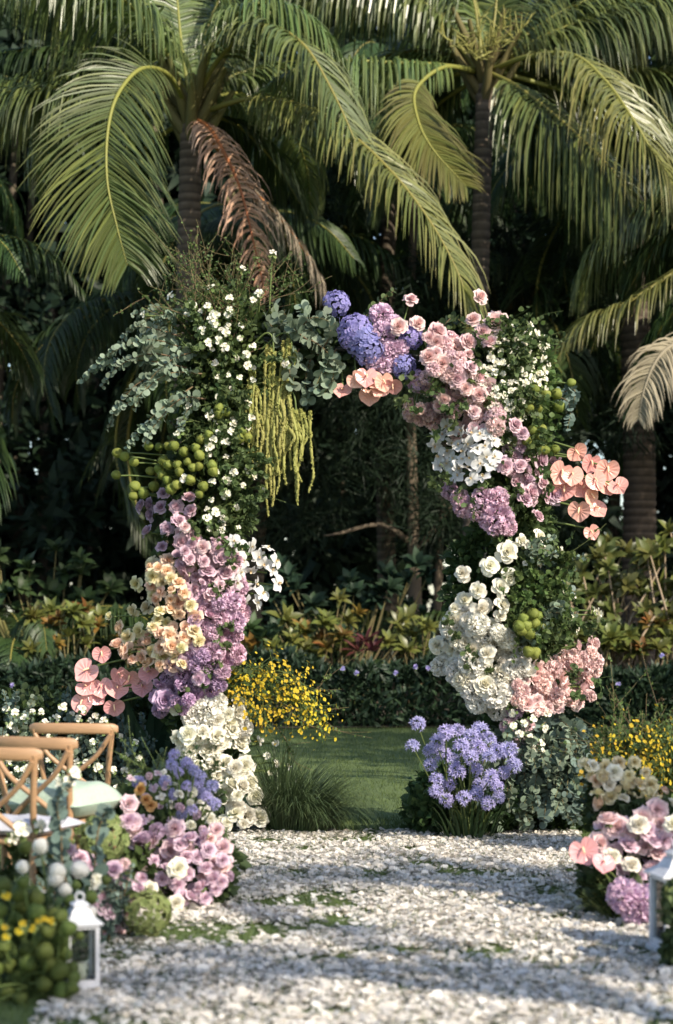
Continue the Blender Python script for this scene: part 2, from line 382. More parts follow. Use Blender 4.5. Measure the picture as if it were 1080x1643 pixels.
def anthurium():
    mb = MB(); n = 52; rings = 6; V = [[0, -0.12, 0.05]]; a = [0]
    for j in range(1, rings + 1):
        for k in range(n):
            th = k / n * 2 * math.pi
            x = math.sin(th); y = math.cos(th)
            # heart outline: lobes at +y, point at -y
            hr = 0.86 + 0.16 * abs(x) - (0.34 * math.exp(-(th if th < math.pi else th - 2 * math.pi) ** 2 / 0.09)) + 0.26 * math.exp(-(th - math.pi) ** 2 / 0.10)
            f = j / rings
            z = 0.16 * f * f + 0.05 * math.cos(13 * th) * f * (1.1 - f) * 2 - 0.1 * math.exp(-(x * f) ** 2 / 0.01) * f + 0.05 * math.sin(3 * th) * f * f
            V.append([x * hr * f, -0.12 * (1 - f) + y * hr * f, z]); a.append(f)
    F3 = [[0, 1 + k, 1 + (k + 1) % n] for k in range(n)]
    F4 = [[1 + (j - 1) * n + k, 1 + j * n + k, 1 + j * n + (k + 1) % n, 1 + (j - 1) * n + (k + 1) % n] for j in range(1, rings) for k in range(n)]
    V = np.array(V); mb.add(V, F3, 0, np.array(a)); mb.F4.append(np.array(F4)); mb.M4.append(np.zeros(len(F4), int))
    return mb
def spadix():
    mb = MB(); tube(mb, cspline([(0, 0.2, 0.02), (0, 0.12, 0.22), (0, -0.1, 0.45), (0, -0.25, 0.52)], 8), [0.06, 0.085, 0.085, 0.08, 0.075, 0.07, 0.055, 0.03], 8); return mb
def orchid(seed=0):
    r_ = np.random.default_rng(seed); mb = MB()
    for ang in (0, 2.2, -2.2):
        V, F, t = petal(0.95, 0.3, 4, 4, shape=[0.35, 0.8, 1.0, 0.85, 0.4], cup=0.15, bend=0.35); mb.add(V @ rotx(-1.35).T @ rotz(ang + r_.normal() * 0.05).T, F, 0, t)
    for ang in (1.25, -1.25):
        V, F, t = petal(1.0, 0.52, 6, 4, shape=[0.2, 0.75, 1.0, 0.9, 0.45], cup=0.28, bend=0.55, ruffle=0.05); mb.add(V @ rotx(-1.3).T @ rotz(ang).T + np.array([0, 0, 0.04]), F, 0, t)
    V, F, t = petal(0.4, 0.16, 2, 3, bend=-0.8, cup=0.5); mb.add(V @ rotx(-1.0).T @ rotz(math.pi).T + np.array([0, 0, 0.1]), F, 1, t)
    for k in (-1, 1):
        V, F, t = petal(0.26, 0.12, 2, 2, cup=0.3); mb.add(V @ rotx(-0.3).T @ rotz(k * 1.3 + math.pi).T + np.array([0, 0, 0.08]), F, 1, t)
    return mb
def seed_ball(seed=0, spikes=170):
    r_ = np.random.default_rng(seed); mb = MB(); nu, nv = 14, 9
    th = np.arange(nu) / nu * 6.2832; V = []
    for j in range(nv + 1):
        p = j / nv * math.pi
        for t in th: V.append(np.array([math.sin(p) * math.cos(t), math.sin(p) * math.sin(t), math.cos(p) * 1.06]) * (0.9 + 0.07 * math.cos(3 * t + seed) * math.sin(p) + 0.06 * math.cos(2 * p + seed) + r_.normal() * 0.03))
    k = np.arange(nu); k2 = (k + 1) % nu
    F = np.concatenate([np.stack([j * nu + k, (j + 1) * nu + k, (j + 1) * nu + k2, j * nu + k2], 1) for j in range(nv)])
    mb.add(V, F, 0, 0.45 + 0.1 * r_.random(len(V)), 0.5)
    tp = (np.array([[-0.025, 0, 0], [0.025, 0, 0], [0, 0, 0.17]]), np.array([[0, 1, 2]]), np.array([0.5, 0.5, 1.0]))
    D = fib(spikes); mb.inst(tp, rots(D + r_.normal(size=D.shape) * 0.3), D * 0.88, 1.0, 0, np.full(spikes, 0.7))
    return mb
def blossom(n=5, seed=0):
    r_ = np.random.default_rng(seed); mb = MB()
    for k in range(n):
        V, F, t = petal(1.05 * r_.uniform(0.8, 1.1), 0.4, 2, 3, cup=0.3, bend=0.3 + 0.7 * r_.random(), ruffle=0.12, ph=r_.random() * 6, base=0.2); mb.add(V @ rotx(-0.9 + r_.normal() * 0.3).T @ rotz(k * 6.283 / n + r_.normal() * 0.25).T, F, 0, t, r_.random())
    for k in range(3):
        V, F, t = petal(0.6, 0.25, 2, 2, cup=0.4, bend=0.3); mb.add(V @ rotx(-0.35).T @ rotz(k * 2.1 + r_.random()).T, F, 0, t * 0.6, r_.random())
    for k in range(4):
        V, F, t = petal(1.2, 0.4, 2, 2, cup=0.2, bend=0.3); mb.add(V @ rotx(-1.5 - 0.4 * r_.random()).T @ rotz(k * 1.7 + r_.random()).T - np.array([0, 0, 0.3]), F, 1, t, r_.random())
    return mb
def umbel(n=34, seed=0):
    r_ = np.random.default_rng(seed); mb = MB(); D = fib(n, -0.12, 1.0)
    pv, pf, pt = petal(0.44, 0.06, 2, 2, bend=0.9, cup=0.2, shape=[0.7, 1, 0.4])
    for d in D:
        d = d + r_.normal(size=3) * 0.14; d /= np.linalg.norm(d); M = rots(d[None])[0]; b = r_.random(); s = 0.85 + r_.random() * 0.35
        tube(mb, [(0, 0, 0), d * 0.58 * s], 0.018, 3, 1, cap=False)
        for k in range(5): mb.add((pv @ rotx(-0.25).T @ rotz(k * 1.2566).T) @ M.T * s + d * 0.55 * s, pf, 0, pt, b)
    return mb

def oval(L=1.0, W=0.3, nv=3, bend=0.4, cup=0.3, pts=(0.25, 1, 0.85, 0.05)):
    return petal(L, W, 2, nv, shape=list(pts), cup=cup, bend=bend)
LEAF = oval(1, 0.3)
LEAF_R = petal(1, 0.5, 2, 3, shape=[0.3, 1.0, 0.95, 0.4], cup=0.15, bend=0.25)
LANCE = oval(1, 0.1, 3, 0.8, 0.3, (0.5, 1, 0.7, 0.03))
_k = np.arange(8) / 8 * 6.2832
DISC = (np.vstack([[0, 0, 0.0], np.stack([np.cos(_k) * 0.9, 0.06 + 0.1 * np.cos(2 * _k), 1 + np.sin(_k)], 1)]), None, None)
DISC = (np.vstack([[0, 0.03, 1.0], np.stack([np.cos(_k), 0.12 * np.cos(_k) ** 2, 1 + np.sin(_k)], 1)]),
        np.array([[0, 1 + i, 1 + (i + 1) % 8] for i in range(8)]), np.concatenate([[0.2], np.full(8, 0.8)]))
BLADE = (np.array([[-0.5, 0, 0], [0.5, 0, 0], [0.34, 0.12, 0.55], [-0.34, 0.12, 0.55], [0.05, 0.38, 1.0], [-0.05, 0.38, 1.0]]) * np.array([0.07, 1, 1]),
         np.array([[0, 1, 2, 3], [3, 2, 4, 5]]), np.array([0, 0, 0.5, 0.5, 1, 1.0]))

_cache = {}
def fmesh(kind, colour, var=0):
    key = (kind, colour, var)
    if key not in _cache:
        base = (kind, var)
        if base not in _cache:
            _cache[base] = {'rose': lambda: rose(26, 1.0, 0.0, var), 'rose_point': lambda: rose(20, 1.1, 0.22, 20 + var), 'rose_open': lambda: rose(17, 1.25, 0.05, 40 + var, -0.1),
                            'bud': lambda: rose(16, 0.62, 0.06, 60 + var), 'puff': lambda: puff(150, var), 'hydrangea': lambda: hydrangea(125, var), 'anthurium': anthurium,
                            'spadix': spadix, 'orchid': lambda: orchid(var), 'ball': lambda: seed_ball(var), 'pompon': lambda: seed_ball(var, 260), 'blossom': lambda: blossom(5, var), 'umbel': lambda: umbel(34, var),
                            'viburnum': lambda: hydrangea(190, var + 5, -0.8)}[kind]()
        mats = {'orchid': [colour, 'orchid_lip']}.get(kind, [colour, 'stem'])
        me = _cache[base].mesh(kind, mats if max(int(m.max()) for m in _cache[base].M3 + _cache[base].M4) else [colour])
        _cache[key] = me
    return _cache[key]

def frond_points(P, n=44): return cspline(P, n)
def make_frond(P, Lmax=0.95, droop=1.0, n=78, width=0.045, mat=0, upv=(0, 0, 1), fwd=0.55, seed=0, t0=0.14, rag=0.06, mbl=None, side=(-1, 1), spread=1.0):
    """leaflets of one palm frond on the rachis P; returns (leaflet builder, midrib builder)"""
    r_ = np.random.default_rng(seed); P = frond_points(P, 60); mb = mbl or MB()
    T = np.gradient(P, axis=0); T /= np.linalg.norm(T, axis=1, keepdims=True)
    up = np.array(upv, float)
    seg = 5
    for sgn in side:
        t = np.linspace(t0, 0.995, n) + r_.normal(size=n) * 0.002
        t = np.clip(t, 0, 1); x = t * (len(P) - 1); i = np.minimum(x.astype(int), len(P) - 2); f = (x - i)[:, None]
        p = P[i] * (1 - f) + P[i + 1] * f; tg = T[i] * (1 - f) + T[i + 1] * f
        S = np.cross(tg, up); S /= np.linalg.norm(S, axis=1, keepdims=True) + 1e-9; N = np.cross(S, tg)
        prof = np.minimum(1, 0.5 + 2.2 * (t - t0)) * (1 - 0.72 * np.clip((t - 0.55) / 0.45, 0, 1) ** 1.6)
        Ln = Lmax * prof * (1 + r_.normal(size=n) * rag)
        fw = fwd + 0.6 * np.clip(t - 0.6, 0, 1)
        d = S * sgn * spread + tg * fw[:, None] + N * 0.22 + r_.normal(size=(n, 3)) * rag * 0.8
        d /= np.linalg.norm(d, axis=1, keepdims=True)
        wd = tg - d * (tg * d).sum(1, keepdims=True); wd /= np.linalg.norm(wd, axis=1, keepdims=True) + 1e-9
        pts = [p]; dirs = d.copy(); q = p
        for k in range(seg):
            dirs = dirs + np.array([0, 0, -1.0]) * (droop * (0.16 + 0.13 * k) * (1 + r_.normal(size=(n, 1)) * 0.25)); dirs /= np.linalg.norm(dirs, axis=1, keepdims=True)
            q = q + dirs * (Ln / seg)[:, None]; pts.append(q)
        ws = np.array([0.55, 1.0, 1.0, 0.85, 0.55, 0.06]) * width / 2
        fn = np.cross(wd, dirs); fn /= np.linalg.norm(fn, axis=1, keepdims=True) + 1e-9
        A = np.stack([np.stack([pts[k] - wd * ws[k], pts[k] + fn * ws[k] * 0.7, pts[k] + wd * ws[k]], 1) for k in range(seg + 1)], 1)      # a folded blade
        F0 = np.array([[3 * k + j, 3 * k + 1 + j, 3 * k + 4 + j, 3 * k + 3 + j] for k in range(seg) for j in (0, 1)])
        F = (F0[None] + (np.arange(n) * (seg + 1) * 3)[:, None, None]).reshape(-1, 4)
        mb.add(A.reshape(-1, 3), F, mat, np.tile(np.repeat(np.linspace(0, 1, seg + 1), 3), n), np.repeat(r_.random(n), (seg + 1) * 3))
    rb = MB(); tube(rb, P, np.linspace(0.042, 0.005, len(P)), 6)
    return mb, rb

# ================================================================== THE SETTING
def vnoise(x, y, cell, seed):
    g = np.random.default_rng(seed).random((256, 256)); u = np.asarray(x) / cell + 100; v = np.asarray(y) / cell + 100
    i, j = np.floor(u).astype(int), np.floor(v).astype(int); fu, fv = u - i, v - j
    fu = fu * fu * (3 - 2 * fu); fv = fv * fv * (3 - 2 * fv); i %= 255; j %= 255
    return (g[i, j] * (1 - fu) + g[i + 1, j] * fu) * (1 - fv) + (g[i, j + 1] * (1 - fu) + g[i + 1, j + 1] * fu) * fv

mb = MB(); mb.add([(-300, -60, 0), (300, -60, 0), (300, 500, 0), (-300, 500, 0)], [[0, 1, 2, 3]])
mb.build('lawn', 'lawn', None, kind='structure')
bx_ = np.linspace(-40, 40, 60); fr = 26.0 + 0.12 * np.sin(bx_ * 0.9) + 0.06 * np.sin(bx_ * 2.3)
mb = MB(); mb.add(np.concatenate([np.stack([bx_, fr, np.full(60, 0.02)], 1), np.stack([bx_, np.full(60, 75.0), np.full(60, 0.02)], 1)]),
                  [[i, i + 1, 61 + i, 60 + i] for i in range(59)])
mb.build('planting_bed', 'soil', None, kind='structure')

def blades(n, x0, x1, y0, y1, h0, h1, keep=None):
    x = rng.uniform(x0, x1, n); y = y0 + (y1 - y0) * rng.random(n)
    if keep is not None: k = keep(x, y); x, y = x[k], y[k]
    n = len(x); D = np.stack([rng.normal(size=n) * 0.35, rng.normal(size=n) * 0.35, np.ones(n)], 1)
    h = rng.uniform(h0, h1, n)
    m = MB(); m.inst(BLADE, rots(D), np.stack([x, y, np.zeros(n)], 1), np.stack([np.maximum(h * 1.6, 0.05), h, h], 1)); return m
def aisle_edge(y, s): return (-1.12 + 0.03 * (y - 6.5) * 1.8) if s < 0 else 1.62 + 0.0 * y
def aisle_mask(x, y):
    j = 0.22 * (vnoise(x, y, 0.35, 3) - 0.5)
    e = 13.1 + 0.12 * (vnoise(x, y, 0.3, 9) - 0.5)
    return (x > aisle_edge(y, -1) + j) & (x < aisle_edge(y, 1) + j) & (y < e)
bl = blades(90000, -2.6, 3.0, 5.6, 14.0, 0.018, 0.045)
bl.build('grass', 'grass', None, kind='stuff', label='short green grass blades of the lawn beneath the petals', category='grass')
bl = blades(90000, -5.5, 5.5, 13.2, 26.2, 0.02, 0.05)
bl.build('grass', 'grass', None, kind='stuff', label='mown shaded grass stretching from the arch to the hedge', category='grass')

n = 110000
x = rng.uniform(-1.6, 1.9, n); y = 5.4 + 7.9 * rng.random(n) ** 0.9
dens = 0.55 * vnoise(x, y, 0.22, 1) + 0.45 * vnoise(x, y, 0.55, 2)
k = aisle_mask(x, y) & (rng.random(n) < np.clip((dens - 0.27) * 3.0, 0.06, 0.93))
x, y = x[k], y[k]; n = len(x)
print('petals', n)
tl = np.where(rng.random(n) < 0.16, 0.6, 0.17); D = np.stack([rng.normal(size=n) * tl, rng.normal(size=n) * tl, np.ones(n)], 1)
PG = petal(1.0, 0.46, 2, 2, shape=[0.3, 1.0, 0.8], cup=0.25, bend=0.4)
PG = ((PG[0] - np.array([0, 0.2, 0.5])) @ rotx(math.pi / 2).T, PG[1], PG[2])
s = 0.018 + 0.042 * rng.random(n) ** 1.4
mb = MB(); mb.inst(PG, rots(D), np.stack([x, y, 0.01 + 0.02 * rng.random(n)], 1), np.stack([s * rng.uniform(0.6, 1.1, n), s, s * rng.uniform(0.35, 1.0, n)], 1))
mb.build('petal_carpet', 'petal_ground', None, kind='stuff', label='white rose petals strewn thickly along the grass aisle', category='petals')

# ------------------------------------------------------------------ palms
def sub(name, me, part, **tags):
    o = bpy.data.objects.new(name, me); COL.objects.link(o); o.parent = part
    for k, v in tags.items(): o[k] = v
    return o
def trunk_mesh(pts, r0, r1, seed=0, flare=1.5):
    n = 280; P = cspline(pts, n); r_ = np.random.default_rng(seed); t = np.linspace(0, 1, n)
    rad = r0 + (r1 - r0) * t + r0 * (flare - 1) * np.exp(-t * 14)
    rad = rad * (1 + 0.022 * (np.arange(n) % 4) + r_.normal(size=n) * 0.012)
    m = MB(); tube(m, P, rad, 14, a=np.repeat(np.clip((np.arange(n) % 4) / 3.0 * 0.9 + r_.normal(size=n) * 0.12, 0, 1), 14)); return m
_ft = {}
def generic_frond(var, mat):
    """frond in local coordinates growing along +X from the origin, 4.5 m long"""
    if (var, mat) not in _ft:
        a = [0.9, 0.55, 0.2, -0.25, -0.75][var % 5]; L = 4.4
        P = []; p = np.array([0.0, 0, 0]); ang = a
        for k in range(9): P.append(p.copy()); p = p + np.array([math.cos(ang), 0.02 * math.sin(k), math.sin(ang)]) * L / 8; ang -= 0.17 + 0.03 * k * (1 if a > -0.5 else 0.5)
        lf, rb = make_frond(P, 1.15, 1.5 if a > -0.5 else 1.1, 62, 0.055, 0, seed=var * 7 + 3)
        _ft[(var, mat)] = (lf.mesh('leaflets', [mat], False), rb.mesh('midrib', ['rib_green']))
    return _ft[(var, mat)]
def palm(base, top, label, r=0.2, nf=18, mat='palm_leaf', seed=0, traced=(), scale=1.0, lean=0.0, group=None, skip=None, fill=(0, 1, 2, 3, 4), angles=None):
    base, top = Vector(base), Vector(top); r_ = random.Random(seed)
    t = thing('palm_tree', label, 'palm tree', base, group)
    mid = (base + top) / 2 + Vector((lean, 0, 0))
    trunk_mesh([base - Vector((0, 0, 0.05)), mid, top], r, r * 0.75, seed).build('trunk', 'bark', t)
    m = MB()   # fibrous leaf bases round the growing point
    for k in range(14):
        a = k * 2.4; d = np.array([math.cos(a), math.sin(a), 0.9]); d /= np.linalg.norm(d); p0 = np.array(top) + np.array([0, 0, -0.5 + 0.05 * k])
        tube(m, [p0, p0 + d * 0.35 + np.array([0, 0, 0.1]), p0 + d * 0.8 + np.array([0, 0, 0.35])], [r * 0.55, r * 0.4, r * 0.2], 6)
    m.build('leaf_bases', 'leaf_base', t)
    for i, f in enumerate(traced):
        P = [at(a, b, base.y + c) for a, b, c in f['P']]
        lf, rb = make_frond(P, f.get('L', 1.2), f.get('d', 1.0), int(f.get('n', 84) * 1.3), f.get('w', 0.05) * 0.76, 0, f.get('up', (0, 0, 1)), f.get('fwd', 0.55), seed * 50 + i, f.get('t0', 0.16), f.get('rag', 0.1), None, f.get('side', (-1, 1)), f.get('spread', 1.0))
        tags = {'label': f['label']} if 'label' in f else {}
        fo = lf.build('frond', f.get('m', mat), t, False, **tags)
        rb.build('midrib', f.get('rib', 'rib_green'), fo)
    for k in range(nf):
        a = k * 2.399963 + r_.uniform(-0.2, 0.2)
        if angles: a = angles[k % len(angles)] + r_.uniform(-0.08, 0.08)
        if skip and skip(a % 6.2832): continue
        lf, rb = generic_frond(fill[k % len(fill)], mat)
        q = Quaternion((0, 0, 1), a) @ Quaternion((1, 0, 0), r_.uniform(-0.35, 0.35))
        fo = put('frond', lf, t, top + Vector((0, 0, 0.1)), q, scale * r_.uniform(0.85, 1.1)); sub('midrib', rb, fo)
    return t

LY, RY = 28.0, 30.0
C = (0, -1, 0.3)
Lf = [
 dict(P=[(302,178,0),(272,122,-.8),(228,110,-1.6),(190,150,-2.2),(173,210,-2.5),(172,290,-2.7),(188,365,-2.8),(204,425,-2.8)], L=1.45, d=0.32, up=(0,-1,.2), fwd=0.85, w=0.042, t0=0.22, n=72, rag=0.09),
 dict(P=[(300,185,0),(230,152,.2),(150,141,.2),(60,142,.2),(-30,155,.2),(-90,185,.2)], L=1.35, d=1.6, n=95),
 dict(P=[(308,190,0),(335,205,-.5),(362,250,-.8),(386,305,-1),(405,380,-1.1),(427,478,-1.1)], L=0.6, d=1.3, up=(0.6,-1,.4), fwd=0.1, m='palm_dead', rib='rib_brown', rag=0.25, w=0.05, n=64, t0=0.1, label='dried brown frond hanging beside the trunk'),
 dict(P=[(330,215,.3),(400,300,.2),(450,350,.2),(500,420,.2),(520,460,.2)], L=0.7, d=1.6, m='palm_grey', rib='rib_brown', rag=0.2, n=50, label='dry faded frond hanging low'),
 dict(P=[(297,150,0),(268,88,-.3),(228,28,-.5),(170,-20,-.8),(80,-50,-1),(0,-60,-1)], L=1.6, d=1.6, n=100),
 dict(P=[(290,150,.3),(205,10,.5),(90,-25,.6),(-40,-10,.8)], L=1.2, d=1.4, m='palm_leaf_shaded'),
 dict(P=[(295,172,.6),(230,110,.9),(140,80,1),(50,80,1),(-50,90,1)], L=0.95, d=1.4, m='palm_leaf_shaded'),
 dict(P=[(312,165,0),(347,100,-.5),(395,52,-1),(440,42,-1.4),(490,75,-1.8),(530,140,-2),(565,215,-2.2),(580,262,-2.2)], L=1.25, d=0.9, w=0.055),
 dict(P=[(315,160,0),(350,55,-.4),(410,8,-.8),(470,12,-1),(520,52,-1.1),(552,112,-1.1)], L=1.2, d=1.3),
 dict(P=[(325,180,0),(400,158,-.8),(480,168,-1.4),(560,213,-2),(635,283,-2.5),(695,363,-2.8),(738,445,-3),(752,500,-3)], L=1.25, d=0.75, m='palm_leaf_yellow', w=0.05),
 dict(P=[(305,160,0),(290,60,.3),(280,-60,.6)], L=1.2, d=1.2), dict(P=[(315,160,0),(335,40,.4),(385,-70,.5)], L=1.2, d=1.2),
 dict(P=[(320,180,.4),(380,200,.8),(440,260,1.2),(490,340,1.4)], L=1.0, d=1.3, m='palm_leaf_shaded'),
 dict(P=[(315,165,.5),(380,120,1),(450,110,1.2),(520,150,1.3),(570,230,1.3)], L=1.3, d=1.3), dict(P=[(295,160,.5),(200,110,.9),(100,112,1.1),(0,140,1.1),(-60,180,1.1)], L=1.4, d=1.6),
 dict(P=[(300,190,.4),(230,240,.8),(170,320,1.1),(130,420,1.3)], L=1.0, d=1.2, m='palm_leaf_shaded'),
]
palm((at(288,1000,LY).x, LY, 0), at(307,190,LY), 'coconut palm with a dried brown frond hanging beside its trunk', 0.2, 9, 'palm_leaf', 2, Lf, fill=(0, 1), skip=lambda a: a < 0.5 or a > 3.3)
Rf = [
 dict(P=[(770,112,0),(700,104,-.7),(620,100,-1.2),(540,98,-1.6),(470,112,-1.9),(410,150,-2)], L=1.45, d=1.7, n=95),
 dict(P=[(780,115,0),(820,133,-.6),(870,168,-1.2),(925,215,-1.6),(985,275,-2),(1015,332,-2.2)], L=2.0, d=1.7, n=105),
 dict(P=[(790,112,0),(850,90,-.8),(920,88,-1.3),(970,128,-1.8),(1010,182,-2.2),(1045,240,-2.4),(1078,295,-2.5),(1110,370,-2.6)], L=1.6, d=1.2, n=90, m='palm_leaf_yellow'),
 dict(P=[(790,105,0),(870,60,.2),(960,25,.4),(1060,0,.5),(1160,10,.6)], L=1.6, d=1.7, n=95),
 dict(P=[(790,112,.4),(900,95,.8),(1010,112,1),(1100,122,1),(1180,160,1)], L=1.6, d=1.7, n=90),
 dict(P=[(800,115,.2),(920,150,.5),(1010,178,.8),(1080,210,.8),(1150,270,.8)], L=1.3, d=1.3),
 dict(P=[(765,115,0),(712,108,-1),(668,143,-1.8),(670,190,-2.2),(695,240,-2.4),(748,298,-2.5)], L=1.0, d=0.35, up=(.2,-1,.3), fwd=0.9, m='palm_leaf_yellow', t0=0.35, n=60, label='short yellowing frond with splayed leaflets'),
 dict(P=[(765,110,0),(700,30,.2),(620,-40,.3),(540,-50,.3),(450,-20,.3)], L=1.7, d=1.7, n=90),
 dict(P=[(770,105,.3),(730,0,.5),(660,-90,.6),(560,-110,.6)], L=1.7, d=1.6),
 dict(P=[(780,108,0),(795,20,.2),(800,-80,.4)], L=1.2, d=1.1), dict(P=[(785,108,0),(840,30,.2),(900,-60,.4)], L=1.3, d=1.3), dict(P=[(775,108,0),(760,0,.3),(730,-90,.3)], L=1.3, d=1.3),
 dict(P=[(770,125,.5),(700,170,1),(640,250,1.3),(600,340,1.4)], L=1.1, d=1.2, m='palm_leaf_shaded'),
 dict(P=[(790,112,.3),(860,130,.8),(930,190,1.1),(980,280,1.2)], L=1.5, d=1.6), dict(P=[(770,112,.3),(700,130,.7),(640,185,1),(600,265,1.1)], L=1.3, d=1.4), dict(P=[(790,100,.5),(900,20,.8),(1020,-20,1),(1120,0,1)], L=1.6, d=1.7),
 dict(P=[(790,125,.5),(860,200,1),(920,300,1.3),(950,400,1.4)], L=1.2, d=1.2, m='palm_leaf_shaded'),
]
rp = palm((at(752,1000,RY).x, RY, 0), at(778,125,RY), 'coconut palm with a short yellowing frond and pale flower stalks in its crown', 0.17, 9, 'palm_leaf', 3, Rf, fill=(0, 1), skip=lambda a: a < 0.5 or a > 3.3)
m = MB(); p0 = np.array(at(775, 100, RY))     # flower stalks in the crown
for k in range(7):
    a = R(-150 + 40 * k); q = p0 + np.array([math.cos(a) * 0.1, -0.6, 0.15 * math.sin(a)])
    for j in range(16):
        s0 = q + np.array([math.cos(a) * 0.04 * j - 0.1, -0.01 * j, 0.02 * j + 0.02 * math.sin(j)])
        tube(m, [s0, s0 + rng.normal(size=3) * 0.12 + np.array([0, -0.05, 0.1])], [0.012, 0.006], 4)
m.build('flower_stalks', 'amaranth', rp, kind='stuff')
Tf = [dict(P=[(1195,395,0),(1105,425,-.3),(1012,482,-.5),(942,512,-.6),(888,565,-.6)], L=1.0, d=0.8, m='palm_leaf_yellow', n=70),
      dict(P=[(1195,500,0),(1095,545,-.3),(1056,575,-.5),(1034,625,-.6),(1025,672,-.6)], L=0.62, d=0.9, m='palm_grey', rib='palm_grey', n=44, up=(-.4, -1, .4), rag=0.15, label='withered grey frond tip'),
      dict(P=[(1195,390,0),(1120,330,.3),(1040,330,.5),(960,400,.8),(930,470,.9)], L=1.2, d=1.4),
      dict(P=[(1195,390,.2),(1120,360,.5),(1050,400,.9),(1000,480,1.1)], L=1.1, d=1.2, m='palm_leaf_shaded'),
      dict(P=[(1195,410,.4),(1100,480,.8),(1040,560,1),(1010,650,1.1)], L=1.0, d=1.3, m='palm_leaf_shaded')]
palm((at(1205,1000,27.5).x, 27.5, 0), at(1200,400,27.5), 'palm with a withered grey frond tip drooping over the frangipani shrubs', 0.18, 8, 'palm_leaf', 5, Tf, scale=0.75, skip=lambda a: 2.2 < a < 4.2 or a > 4.8, fill=(2, 3))
# palms further back, their shade put into a darker leaf colour
spots = [(-6.6, 27.0, 5.6, 0.19, 'palm leaning in from beside the chairs with low drooping dark fronds', 20, 0.85), (-2.75, 33.5, 6.6, 0.2, 'shaded palm standing between the low feathery palm clumps and the woodland', 20, 1.0),
         (5.15, 33.5, 9.4, 0.3, 'thick dark palm trunk rising behind the frangipani shrubs', 20, 1.0), (1.0, 36.5, 10.2, 0.18, 'slim shaded palm between the woodland and the arch opening', 20, 1.0),
         (-1.6, 35.0, 8.4, 0.19, 'dark palm behind the palm with the dried brown frond', 18, 1.0), (3.3, 36.0, 6.8, 0.17, 'low dark palm behind the palm with flower stalks', 18, 0.95),
         (8.2, 32.0, 7.6, 0.2, 'tall shaded palm beyond the thick dark trunk', 18, 1.0), (-8.6, 34.0, 9.2, 0.2, 'tall shaded palm at the end of the hedge', 18, 1.0)]
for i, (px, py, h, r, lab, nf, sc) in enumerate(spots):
    palm((px, py, 0), (px + 0.25 * math.sin(i * 2.1), py, h), lab, r, nf, 'palm_leaf_shaded', 10 + i, scale=sc, lean=0.12 * math.cos(i * 3))
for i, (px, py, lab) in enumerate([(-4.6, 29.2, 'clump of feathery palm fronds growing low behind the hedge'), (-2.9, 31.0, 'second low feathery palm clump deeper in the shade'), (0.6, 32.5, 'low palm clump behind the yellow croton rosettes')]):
    palm((px, py, 0), (px, py, 0.7), lab, 0.12, 14, 'palm_leaf_shaded', 30 + i, scale=0.62, fill=(0, 0, 1, 1, 2))

# ------------------------------------------------------------------ woodland and shade trees
def leaf_cloud(mb, C_, rad, n, size, mat=0, tpl=BLADE, wid=None):
    """n leaves gathered in clumps C_ (k,3) of radius rad"""
    i = rng.integers(0, len(C_), n); d = rng.normal(size=(n, 3)); d /= np.linalg.norm(d, axis=1, keepdims=True)
    p = np.asarray(C_)[i] + d * (rng.random(n) ** 0.5)[:, None] * (np.zeros(len(C_)) + rad)[i][:, None]
    s = size * rng.uniform(0.7, 1.3, n); w = s if wid is None else s * wid
    mb.inst(tpl, rots(d + rng.normal(size=(n, 3)) * 0.7 + np.array([0, 0, -0.3])), p, np.stack([w, s, s], 1), mat); return mb
k = 1500
Cw = np.stack([rng.uniform(-15, 15, k), rng.uniform(41, 47, k), rng.random(k) * 18], 1)
gap = [(-7.2, 1.6, 0.3), (5.9, 4.9, 0.35), (2.45, 2.3, 0.35), (6.6, 3.9, 0.25)]
keep = np.ones(k, bool)
for gx, gz, gr in gap: keep &= np.hypot(Cw[:, 0] - gx, Cw[:, 2] - gz) > gr + 0.75
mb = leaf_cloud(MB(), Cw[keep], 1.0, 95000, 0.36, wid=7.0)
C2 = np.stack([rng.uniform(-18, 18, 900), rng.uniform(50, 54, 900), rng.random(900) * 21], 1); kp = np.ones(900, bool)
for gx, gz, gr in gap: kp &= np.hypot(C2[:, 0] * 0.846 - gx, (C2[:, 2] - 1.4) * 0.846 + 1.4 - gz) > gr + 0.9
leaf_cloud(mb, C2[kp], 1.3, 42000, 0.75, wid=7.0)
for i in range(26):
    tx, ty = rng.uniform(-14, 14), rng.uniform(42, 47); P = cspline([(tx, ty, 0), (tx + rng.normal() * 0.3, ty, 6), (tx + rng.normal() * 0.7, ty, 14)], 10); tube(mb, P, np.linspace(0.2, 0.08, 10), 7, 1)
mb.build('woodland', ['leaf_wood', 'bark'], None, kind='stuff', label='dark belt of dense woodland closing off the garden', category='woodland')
def tree(loc, h, rad, n, label, mat='leaf_wood', name='shade_tree', bark='bark', leaf=0.3, seed=0, zs=0.75):
    r_ = np.random.default_rng(seed); t = thing(name, label, 'tree', loc); L = np.array(loc, float)
    m = MB(); P = cspline([L, L + [r_.normal() * 0.2, r_.normal() * 0.2, h * 0.5], L + [r_.normal() * 0.4, r_.normal() * 0.4, h]], 14); tube(m, P, np.linspace(rad * 0.075, rad * 0.02, 14), 9)
    Cc = []
    for i in range(26):
        d = r_.normal(size=3); d /= np.linalg.norm(d); c = P[-3] + d * np.array([rad, rad, rad * zs]) * r_.uniform(0.45, 1.0); Cc.append(c)
        tube(m, cspline([P[5 + i % 7], (P[5 + i % 7] + c) / 2 + [0, 0, 0.2], c], 6), np.linspace(rad * 0.022, 0.01, 6), 5)
    m.build('trunk', bark, t); leaf_cloud(MB(), np.array(Cc), rad * 0.34, n, leaf, wid=5.0).build('crown', mat, t, kind='stuff'); return t
